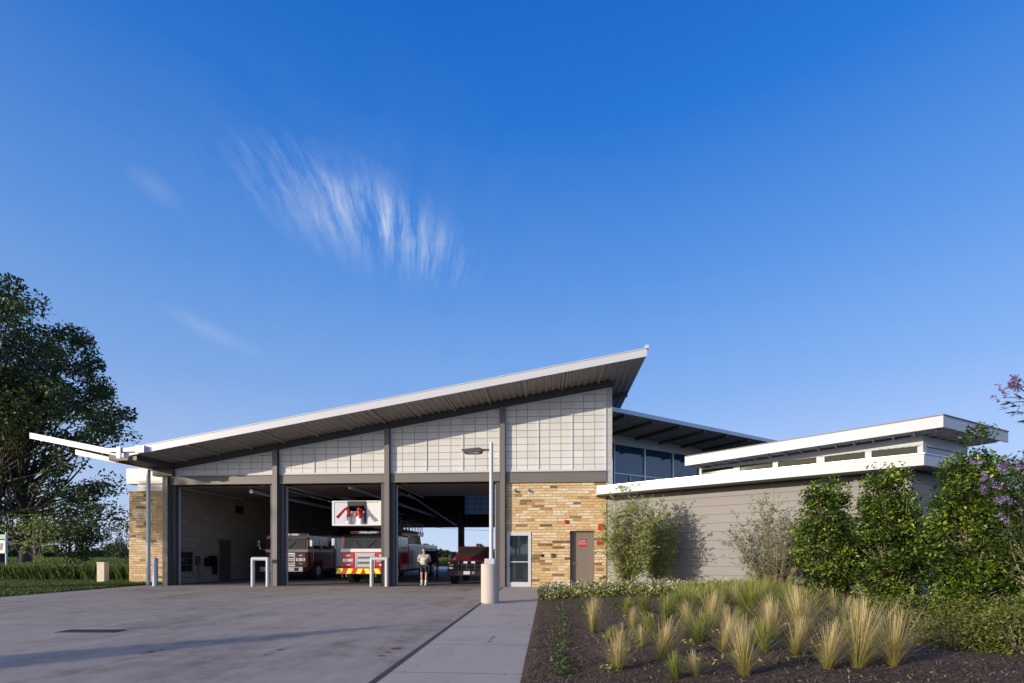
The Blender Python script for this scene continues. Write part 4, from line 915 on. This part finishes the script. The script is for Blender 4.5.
# evergreen shrubs at right
def shrub(name,u,zc,H,rx,label,mat,n,per,leaf,seed,group=None,trunks=2,tip=0,crad=.28,**kw):
    x,y=GU(u,zc); z=bed_z(x,y); cr=[(0,0,H*.40,rx,rx*.85,H*.38),(0,0,H*.70,rx*.66,rx*.6,H*.28)]
    rz=random.Random(seed)
    for _ in range(5): cr.append((rz.uniform(-.6,.6)*rx,rz.uniform(-.5,.5)*rx,H*rz.uniform(.80,.93),.08,.08,H*.075))
    if tip: cr.append((tip,0,H*1.08,.10,.10,H*.15))
    return tree(name,(x,y,z),H,cr,.045,n,per,leaf,mat,label,'shrub',group,trunks=trunks,crad=crad,low=.05,bark='twig',seed=seed,**kw)
g='evergreen shrubs along the low wing'
shrub('evergreen_shrub',826,12.4,3.40,.66,'glossy evergreen shrub nearest the wispy grey bush, shortest of three',M['leaf_gloss'],230,60,.085,31,g,aspect=.5)
shrub('evergreen_shrub',888,11.6,3.55,.78,'glossy evergreen shrub in front of the wing corner, pale stem showing',M['leaf_gloss'],280,60,.085,32,g,aspect=.5)
shrub('evergreen_shrub',975,10.4,3.55,1.0,'tallest glossy evergreen shrub, beside the purple flowers',M['leaf_gloss'],420,60,.085,33,g,tip=.08,aspect=.5)
shrub('evergreen_shrub',842,13.6,2.0,.6,'low dark evergreen shrub filling behind the two shorter ones',M['leaf_gloss'],80,40,.095,34,g,aspect=.55)
# willow-like multi stem and grey bush
def wispy(name,u,zc,H,spread,ns,per,leaf,mat,label,seed,lw=.01,dz=0):
    global rng
    rng=np.random.default_rng(seed); rnd=random.Random(seed); x,y=GU(u,zc); z=bed_z(x,y); rt=empty(name,(x,y,z),label,'shrub'); b=MB(); P=[];A=[]
    B0=Vector((x,y,z))
    for k in range(ns):
        a=rnd.random()*6.283; r=spread*rnd.random()**.6; h=H*(1-.35*(r/spread)**2)*rnd.uniform(.75,1.03)
        tip=Vector((r*math.cos(a),r*math.sin(a)*.8,h)); mid=Vector((tip.x*.65,tip.y*.65,h*.45)); pts=bez(Vector((math.cos(a)*.05,math.sin(a)*.05,0)),mid,tip,7)
        b.tube([B0+p for p in pts],[lw*(1.9-1.7*i/7) for i in range(8)],5)
        for i in range(1,8):
            if i<2 : continue
            for s in range(3):
                p=pts[i-1].lerp(pts[i],rnd.random()); d=Vector((rnd.gauss(0,1),rnd.gauss(0,1),rnd.uniform(.1,1.4))).normalized(); q=p+d*rnd.uniform(.15,.5)*H/3
                b.tube([B0+p,B0+q],[lw*.5,lw*.25],4)
                for j in range(per):
                    w=B0+p.lerp(q,rnd.uniform(.1,1.05)); P.append(tuple(w+Vector([rnd.gauss(0,.03) for _ in range(3)]))); A.append(tuple(d))
    b.build('trunk',M['twig'],rt)
    P=np.array(P); A=np.array(A); V,Fq,L=leaves(P,leaf,rng.normal(.5,.22,len(P)),.28,axis=A); link('foliage',mesh_np('foliage',V,Fq,L),mat,rt); return rt
wispy('willow_shrub',628,17.9,3.85,1.0,52,9,.12,M['leaf_willow'],'light green multi-stemmed willow shrub in front of the stone corner',41,.011)
wispy('willow_shrub',656,19.2,3.5,.85,40,9,.12,M['leaf_willow'],'shorter willow shrub right of its larger neighbour, throwing a shadow on the wing',42,.009)
wispy('grey_shrub',775,14.6,3.1,1.4,64,10,.085,M['leaf_grey'],'wispy grey-green bush in front of the wing wall left of the evergreens',43,.009)
# vitex with purple flowers at the right edge
x,y=GU(1040,9.3)
tree('chaste_tree',(x,y,bed_z(x,y)),3.5,[(.15,0,1.9,.9,1.2,1.4),(.05,.1,2.8,.8,.8,.55)],.05,170,42,.12,M['leaf_vitex'],'chaste tree with purple flower spikes at the right edge','tree',aspect=.22,crad=.3,low=.1,trunks=3,bark='twig',seed=51)
ct_=bpy.data.objects['chaste_tree']
rng=np.random.default_rng(52); rnd=random.Random(52); P=[];
def spike(o,p,d,n=38,L_=.20,r=.026):
    for k in range(n):
        t_=rnd.random(); q=Vector(p)+Vector(d).normalized()*L_*t_; P.append((q.x+rnd.gauss(0,r*(1-t_*.7)),q.y+rnd.gauss(0,r*(1-t_*.7)),q.z+rnd.gauss(0,r*.6)))
for k in range(16):
    u=rnd.uniform(968,1055); zc=rnd.uniform(8.2,8.8); v=rnd.choice([rnd.uniform(455,480),rnd.uniform(465,500),rnd.uniform(480,560)]) 
    if u<990 and v>510: u+=35
    xx,yy=GU(u,zc); spike(ct_,(xx,yy,ZV(v,zc)),(rnd.gauss(-.2,.5),rnd.gauss(0,.5),rnd.uniform(.3,1)))
# overhanging high branch from the same tree
b=MB(); W_=WO['chaste_tree']; base=Vector((x,y,2.6)); tp=[]
for (u,v,zc) in ((1003,397,7.9),(1011,383,7.8),(1020,378,7.9),(1000,405,7.9),(1030,392,8.0)):
    xx,yy=GU(u,zc); tp.append(Vector((xx,yy,ZV(v,zc))))
kx,ky=GU(1036,8.1); knot=Vector((kx,ky,ZV(402,8.1))); b.tube([base,(base+knot)/2+Vector((.15,0,.1)),knot],[.03,.025,.016],6)
for q in tp: b.tube([knot,(knot+q)/2+Vector((0,0,.03)),q],[.012,.009,.005],5)
b.build('branch',M['twig'],ct_)
kx,ky=GU(1015,7.95)
for _ in range(2): spike(ct_,(kx,ky,ZV(390,7.95)),(-.1,0,1),90,.2,.05)
for (u,v) in ((1007,398),(1003,392),(999,404)): 
    xx,yy=GU(u,7.9); spike(ct_,(xx,yy,ZV(v,7.9)),(-.6,0,.8),14,.16,.012)
V,Fq,L=leaves(np.array(P),.045,rng.random(len(P)),.8); link('flower_spikes',mesh_np('flower_spikes',V,Fq,L),M['petal_purple'],ct_)
P=[];A=[]
for (u,v) in ((1012,402),(1018,406),(1008,408),(1022,398),(1024,412),(1016,413),(1030,405),(1028,420)):
    xx,yy=GU(u,7.9)
    for k in range(5): P.append((xx,yy,ZV(v,7.9))); A.append((-.9+rnd.gauss(0,.4),rnd.gauss(0,.4),-.5+k*.22))
V,Fq,L=leaves(np.array(P),.13,rng.random(len(P))*.5,.22,axis=np.array(A)); link('branch_leaves',mesh_np('branch_leaves',V,Fq,L),M['leaf_vitex'],ct_)
# boxwood mounds
def mound(u,zc,rx,ry,h,label,seed):
    global rng
    rng=np.random.default_rng(seed); x,y=GU(u,zc); z=bed_z(x,y); rt=empty('hedge_mound',(x,y,z),label,'shrub','low hedge mounds at the lower right')
    n=int(5200*rx*ry/.6); d=rng.normal(size=(n,3)); d[:,2]=np.abs(d[:,2]); d/=np.linalg.norm(d,axis=1)[:,None]
    bump_=1+.13*np.sin(d[:,0]*9+seed)*np.sin(d[:,1]*8+seed*2)+.10*np.sin(d[:,0]*21+d[:,2]*17)
    r=rng.uniform(.72,1.0,n)**.6*bump_; P=d*r[:,None]*np.array([rx,ry,h])+np.array([x,y,z])
    lv=rng.normal(.35,.2,n)+.25*(bump_-1)*3; V,Fq,L=leaves(P,.045,lv,.6,up=.2); link('foliage',mesh_np('foliage',V,Fq,L),M['leaf_box'],rt)
    b=MB(); rr=random.Random(seed)
    for k in range(16):
        a=rr.random()*6.28; e=rr.uniform(.3,.8); b.tube([(x+math.cos(a)*.05,y+math.sin(a)*.05,z),(x+math.cos(a)*rx*e,y+math.sin(a)*ry*e,z+h*rr.uniform(.5,.9))],[.012,.004],4)
    b.build('stems',M['twig'],rt)
lab=['low hedge mound under the middle evergreen shrub, farthest left of its row','low hedge mound right of the leftmost one','low hedge mound under the tallest evergreen shrub','low hedge mound at the right picture edge, back row','rounded hedge mound in the front row at the bottom right corner','front hedge mound left of the corner one','back hedge mound filling between the two rows']
for i,(u,zc,rx,ry,h) in enumerate(((878,9.6,.62,.5,.52),(920,8.9,.72,.55,.55),(972,8.3,.70,.55,.58),(1022,8.0,.62,.55,.66),(1020,6.6,.66,.55,.60),(957,6.9,.52,.5,.50),(1000,7.4,.5,.45,.5))): mound(u,zc,rx,ry,h,lab[i],60+i)
# feather grasses
def tuft_mesh(seed, kind, H, n):
    r=np.random.default_rng(seed); V=[];Fs=[];L=[]
    for k in range(n):
        a=r.uniform(0,6.283) if r.random()<.6 else r.normal(seed*1.7,.8); lean=abs(r.normal(0,.25))+(r.uniform(.2,.9) if r.random()<.16 else 0) ; h=H*r.uniform(.45,1.1); r0=.05*r.random()**.5
        p0=np.array([math.cos(a)*r0,math.sin(a)*r0,0]); dirx=np.array([math.cos(a)-.12,math.sin(a),0]); side=np.array([-math.sin(a),math.cos(a),0]); w=.0026 if kind=='tan' else .0034
        c=r.uniform(.1,.45) if r.random()<.5 else r.uniform(.5,.95); b=len(V)
        seg_=5; curve=r.uniform(.2,1.6)*lean
        for s in range(seg_+1):
            t=s/seg_; p=p0+dirx*h*(lean*t*.8+curve*t*t*.6)+np.array([0,0,h*(t-.18*curve*t*t*2)]); ww=w*(1-t*.75)*(1.6 if (kind=='tan' and t>.6 and c>.5) else 1)
            V+= [p-side*ww,p+side*ww]; cc=c*.35+t*.65*(c if kind=='green' else min(1,c+.25)); L+=[cc,cc]
        for s in range(seg_): Fs.append([b+2*s,b+2*s+1,b+2*s+3,b+2*s+2])
    return mesh_np('blades',np.array(V),np.array(Fs),np.array(L))
tufts=[(593,638,604,'t'),(619,678,637,'t'),(607,648,634,'g'),(633,640,615,'t'),(660,669,628,'t'),(647,622,601,'g'),(665,631,603,'g'),(688,624,593,'g'),(710,640,604,'t'),(753,628,590,'g'),(736,640,618,'g'),(769,652,615,'t'),(745,690,636,'t'),(677,690,664,'g'),(697,688,664,'t'),(802,650,602,'t'),(835,621,598,'t'),(858,682,619,'t'),(893,680,626,'t'),(827,684,636,'t'),(788,622,588,'g'),(722,612,594,'g'),(735,609,588,'g'),(768,611,584,'g'),(752,606,584,'g'),(805,616,596,'g'),(785,607,590,'g'),(700,610,598,'g'),(672,612,602,'g'),(718,624,598,'g'),(775,632,602,'g'),(642,655,634,'t'),(815,632,606,'g'),(626,622,604,'g'),(700,652,622,'g'),(722,664,630,'t'),(738,618,592,'t'),(760,618,590,'g'),(776,644,610,'t'),(795,668,632,'t'),(812,646,614,'t'),(840,640,608,'t'),(690,642,612,'t'),(850,652,620,'g'),(655,648,622,'g'),(730,650,618,'t'),(798,634,600,'g'),(765,664,634,'g')]
desc={'t':'straw-coloured','g':'fresh green'}
protos={}
for i,(u,v,vt,k) in enumerate(tufts):
    x,y=G(u,v); z=bed_z(x,y); zc=F*EYE/(v-HOR); H=max(.25,(v-vt)*zc/F)*1.05
    if (k,i%4) not in protos: protos[(k,i%4)]=tuft_mesh(100+i,'tan' if k=='t' else 'green',.8,460 if k=='t' else 560)
    me=protos[(k,i%4)].copy(); me.transform(Matrix.Diagonal((H/.8*(.85+.45*((i*37)%10)/10)*(1 if k=='t' else 1.3),H/.8*(1.1 if k=='t' else 1.4),H/.8*1.06,1)) @ Matrix.Rotation(i*1.3,4,'Z') @ Matrix.Shear('XY',4,(.18*math.sin(i*2.1),.15*math.cos(i*1.7))))
    me.transform(Matrix.Translation((x,y,z))); o=link('feather_plant',me,M['blade_tan'] if k=='t' else M['blade_green'])
    dd=math.hypot(x,y); 
    side='near the sidewalk' if u<640 else ('in the middle of the bed' if u<730 else ('toward the evergreen shrubs' if u<820 else 'beside the hedge mounds'))
    row='front row' if v>660 else ('second row' if v>636 else ('third row' if v>618 else 'back row'))
    tag(o,'%s feather grass tuft, %s %s'%(desc[k],row,side),'ornamental plant',group='feather grass tufts in the planting bed')
    o['_s']=(u)
GR={}
for o in list(COL.objects):
    if o.name.startswith('feather_plant'): GR.setdefault(o['label'],[]).append(o)
ordn=['leftmost','second from left','third from left','fourth from left','fifth from left','sixth from left','seventh from left','eighth from left','ninth from left','tenth from left','eleventh from left','twelfth from left','thirteenth from left','fourteenth from left']
for l_,os_ in GR.items():
    os_.sort(key=lambda o:o['_s']); base=l_
    for k,o in enumerate(os_):
        o['label']=base if len(os_)==1 else (base+', '+(ordn[k] if k<len(os_)-1 else 'rightmost'))
for o in list(COL.objects):
    if '_s' in o.keys(): del o['_s']
# white-flowered ground cover and leafy row
def cover(name,pts,mat,leaf,h,label,seed,per=90,rad=.22,fl=None,asp=.4,upw=.4):
    global rng
    rng=np.random.default_rng(seed); c=np.array([(*G(u,v),0) for u,v in pts]); c[:,2]=[bed_z(a[0],a[1])+h*.4 for a in c]
    P=np.repeat(c,per,0)+rng.normal(size=(len(c)*per,3))*np.array([rad,rad,h*.3]); P[:,2]=np.maximum(P[:,2],.05)
    P=P[(P[:,0]>-.30)&(P[:,1]<17.8)]
    V,Fq,L=leaves(P,leaf,rng.normal(.45,.25,len(P)),asp,up=upw); tag(link(name,mesh_np(name,V,Fq,L),mat),label,'ground cover',kind='stuff')
    if fl:
        Q=P[rng.random(len(P))<fl]+np.array([0,0,h*.3]); V,Fq,L=leaves(Q,.05,rng.random(len(Q)),.9); tag(link('white_flowers',mesh_np('white_flowers',V,Fq,L),M['petal_white']),'tiny white flowers dotting the low ground cover','flowers',kind='stuff')
rr=random.Random(5)
cover('ground_cover',[(rr.uniform(543,740),rr.uniform(596,601)) for _ in range(190)],M['blade_green'],.10,.36,'low green ground cover edging the walk by the stone wall',71,90,.22,.16)
cover('border_plants',[(rr.gauss(562,3)-(k-10)*.0,602+k*4.2) for k in range(20)]+[(rr.gauss(583,4),603+k*2.5) for k in range(8)]+[(620+rr.gauss(0,8),612+rr.gauss(0,4)) for _ in range(10)],M['lawn'],.07,.06,'small dark green seedlings in a row along the sidewalk',72,26,.075)
cover('bed_weeds',[(rr.uniform(600,900),rr.uniform(604,680)) for _ in range(60)],M['blade_green'],.07,.10,'scattered short green weeds between the grass tufts',73,12,.10)
cover('back_grass',[(rr.uniform(690,830),rr.uniform(599,612)) for _ in range(120)],M['blade_green'],.42,.12,'loose green grass in front of the wing wall',74,110,.25,None,.035,.85)
# lawn strip and tall field grass
def blades(name,xy,h,mat,label,seed,w=.02):
    r=np.random.default_rng(seed); n=len(xy); a=r.uniform(0,6.283,n); hh=h*r.uniform(.5,1.2,n); dx=np.cos(a);dy=np.sin(a); lx=r.normal(0,.25,n)*hh; ly=r.normal(0,.25,n)*hh
    V=np.zeros((n,4,3)); V[:,0,:2]=xy-np.stack([dx,dy],1)*w; V[:,1,:2]=xy+np.stack([dx,dy],1)*w; V[:,2,:2]=V[:,1,:2]*.3+V[:,0,:2]*.7+np.stack([lx,ly],1); V[:,3,:2]=V[:,0,:2]+np.stack([lx,ly],1)
    V[:,2,2]=hh;V[:,3,2]=hh; F4=np.arange(n*4).reshape(n,4); tag(link(name,mesh_np(name,V.reshape(-1,3),F4,np.repeat(r.random(n),4)),mat),label,'grass',kind='stuff')
r=np.random.default_rng(8); n=60000
zc=r.uniform(16.5,27,n); xc=-r.uniform(17.3,30,n); k=(xc<-17.85); zc,xc=zc[k],xc[k]; XY=np.stack([xc*RX-zc*RY,xc*RY+zc*RX],1); k=~((XY[:,0]>-21.8)&(XY[:,1]>23.5)); blades('lawn_grass',XY[k],.09,M['lawn'],'mown lawn strip along the left edge of the drive',81,.015)
n=70000; zc=27+90*r.random(n)**1.8; xc=-(zc*r.uniform(.72,1.12,n)); XY=np.stack([xc*RX-zc*RY,xc*RY+zc*RX],1); blades('field_grass',XY,.75,M['field'],'tall green field grass beyond the lawn',82,.05)
n=26000; zc=60+110*r.random(n)**1.4; xc=zc*r.uniform(-.35,.25,n); XY=np.stack([xc*RX-zc*RY,xc*RY+zc*RX],1); blades('rear_field_grass',XY,.7,M['field'],'dry field grass behind the rear apron',83,.07)
# far woods
def wood(name,az0,az1,dist,h,n,label,seed):
    global rng
    rng=np.random.default_rng(seed); az=rng.uniform(R(az0),R(az1),n); dd=dist*rng.uniform(.95,1.12,n); prof=h*(.62+.25*np.sin(az*60+seed)+.16*np.sin(az*171)+.12*np.sin(az*390)); z=prof*rng.random(n)**.6
    P=np.stack([np.sin(az)*dd,np.cos(az)*dd,z],1); V,Fq,L=leaves(P,1.0,rng.normal(.4,.25,n),.8); tag(link(name,mesh_np(name,V,Fq,L),M['leaf_far']),label,'woods',kind='stuff')
wood('far_woods',-70,-36,210,4.6,26000,'low dark line of far woods beyond the left field',91)
wood('far_woods',-36,30,130,3.6,24000,'far woods seen through the open bays behind the station',92)
wood('far_woods',30,85,160,7.5,16000,'far woods beyond the right side of the wing',93)
# ---------------------------------------------------------------- camera, sun, sky
cam = bpy.data.cameras.new('camera'); co = bpy.data.objects.new('camera',cam); COL.objects.link(co)
cam.sensor_width=36; cam.lens=36*F/1024; cam.shift_y=(HOR-341.5)/1024; cam.clip_end=9000; cam.clip_start=.05
co.location=(0,0,EYE); co.rotation_euler=(R(90),0,TH); sc.camera=co
sun=bpy.data.lights.new('sun','SUN'); so=bpy.data.objects.new('sun',sun); COL.objects.link(so)
sun.energy=4.7; sun.angle=R(.5); sun.color=(1,.87,.71)
d=Vector((LD[0]*math.cos(SUN_EL),LD[1]*math.cos(SUN_EL),-math.sin(SUN_EL))); so.rotation_euler=d.to_track_quat('-Z','Y').to_euler()
w=bpy.data.worlds.new('World'); sc.world=w; w.use_nodes=True; t=w.node_tree; bg=t.nodes['Background']
class WT(NT):
    def __init__(s): s.t=t
W=WT()
sky=W.n('ShaderNodeTexSky'); sky.sky_type='NISHITA'; sky.sun_disc=False; sky.sun_elevation=SUN_EL
sky.sun_rotation=math.atan2(-LD[0],-LD[1]); sky.altitude=50; sky.air_density=1.0; sky.dust_density=.2; sky.ozone_density=3.0
dr=W.n('ShaderNodeTexCoord').outputs['Generated']
def dot(v):
    x=W.n('ShaderNodeVectorMath',operation='DOT_PRODUCT'); W.l(dr,x.inputs[0]); x.inputs[1].default_value=v; return x.outputs['Value']
dx=dot((RX,RY,0)); dy=dot((-RY,RX,0)); dz=dot((0,0,1)); sd=W.M('MAXIMUM',dy,.05)
px=W.M('DIVIDE',dx,sd); py=W.M('DIVIDE',dz,sd)
def ell(cx,cy,ang,a,b_):
    ca,sa=math.cos(R(ang)),math.sin(R(ang)); u=W.M('SUBTRACT',px,cx); v=W.M('SUBTRACT',py,cy)
    p=W.M('ADD',W.M('MULTIPLY',u,ca/a),W.M('MULTIPLY',v,sa/a)); q=W.M('ADD',W.M('MULTIPLY',u,-sa/b_),W.M('MULTIPLY',v,ca/b_))
    r=W.M('ADD',W.M('MULTIPLY',p,p),W.M('MULTIPLY',q,q)); return W.M('SUBTRACT',1,W.M('SQRT',r),None,True)
# warp coordinates a little, then stretch the noise along the falling streaks
wx=W.M('MULTIPLY',W.M('SUBTRACT',W.noise(2.5,3,.5,W.comb(px,py)),.5),.18)
kk=W.M('SUBTRACT',.22,W.M('MULTIPLY',W.M('ADD',px,.34),1.7))
sx=W.M('ADD',W.M('ADD',px,W.M('MULTIPLY',W.M('SUBTRACT',py,.70),kk)),W.M('MULTIPLY',wx,.5))
st=W.noise(1,6,.62,W.comb(W.M('MULTIPLY',sx,46),W.M('MULTIPLY',W.M('SUBTRACT',py,W.M('MULTIPLY',px,.35)),5.5)))
st2=W.noise(1,5,.6,W.comb(W.M('MULTIPLY',sx,14),W.M('MULTIPLY',py,4),3.3))
fine=W.noise(1,6,.75,W.comb(W.M('MULTIPLY',sx,120),W.M('MULTIPLY',py,22),7.7))
s1=W.M('MULTIPLY',W.M('SUBTRACT',W.M('ADD',W.M('MULTIPLY',st,.46),W.M('ADD',W.M('MULTIPLY',st2,.36),W.M('MULTIPLY',fine,.26))),.475),4.0,None,True)
m1=W.M('MULTIPLY',W.M('ADD',W.M('MULTIPLY',ell(-.33,.71,-27,.33,.12),.75),W.M('MULTIPLY',ell(-.235,.675,-35,.20,.07),.75)),s1)
m2=W.M('MULTIPLY',W.M('POWER',ell(-.62,.46,-26,.14,.022),.9),W.M('MULTIPLY',st2,.35))
m2b=W.M('MULTIPLY',W.M('POWER',ell(-.74,.76,-35,.08,.03),.9),W.M('MULTIPLY',st2,.22))
m3=W.M('MULTIPLY',ell(-.45,.72,-15,.8,.45),W.M('MULTIPLY',W.M('SUBTRACT',st2,.35,None,True),.15))
mk=W.M('MULTIPLY',W.M('ADD',W.M('ADD',m1,m2b),W.M('ADD',m2,m3),None,True),.8,None,True)
hs=W.n('ShaderNodeHueSaturation'); hs.inputs['Saturation'].default_value=1.0; W.l(sky.outputs[0],hs.inputs['Color'])
grad=W.ramp(W.M('MAXIMUM',dz,0),[(0,(.57,.69,.90)),(.12,(.44,.58,.88)),(.30,(.22,.41,.82)),(.48,(.10,.29,.74)),(.66,(.020,.175,.64)),(.76,(.010,.135,.56)),(1,(.008,.09,.44))])
az=W.M('MULTIPLY_ADD',dx,.10,1.0); gsc=W.n('ShaderNodeVectorMath',operation='SCALE'); W.l(grad,gsc.inputs[0]); W.l(W.M('MULTIPLY',az,9.0),gsc.inputs['Scale'])
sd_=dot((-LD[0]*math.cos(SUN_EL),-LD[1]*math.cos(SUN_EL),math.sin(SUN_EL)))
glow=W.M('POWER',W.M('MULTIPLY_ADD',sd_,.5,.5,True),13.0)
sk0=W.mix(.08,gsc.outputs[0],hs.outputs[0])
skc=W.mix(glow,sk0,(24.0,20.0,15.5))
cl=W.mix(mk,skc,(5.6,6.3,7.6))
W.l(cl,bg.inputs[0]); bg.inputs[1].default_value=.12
sc.view_settings.view_transform='Standard'; sc.view_settings.look='None'; sc.view_settings.gamma=1; sc.view_settings.exposure=0.0
sc.render.engine='CYCLES'; sc.render.resolution_x=1024; sc.render.resolution_y=683
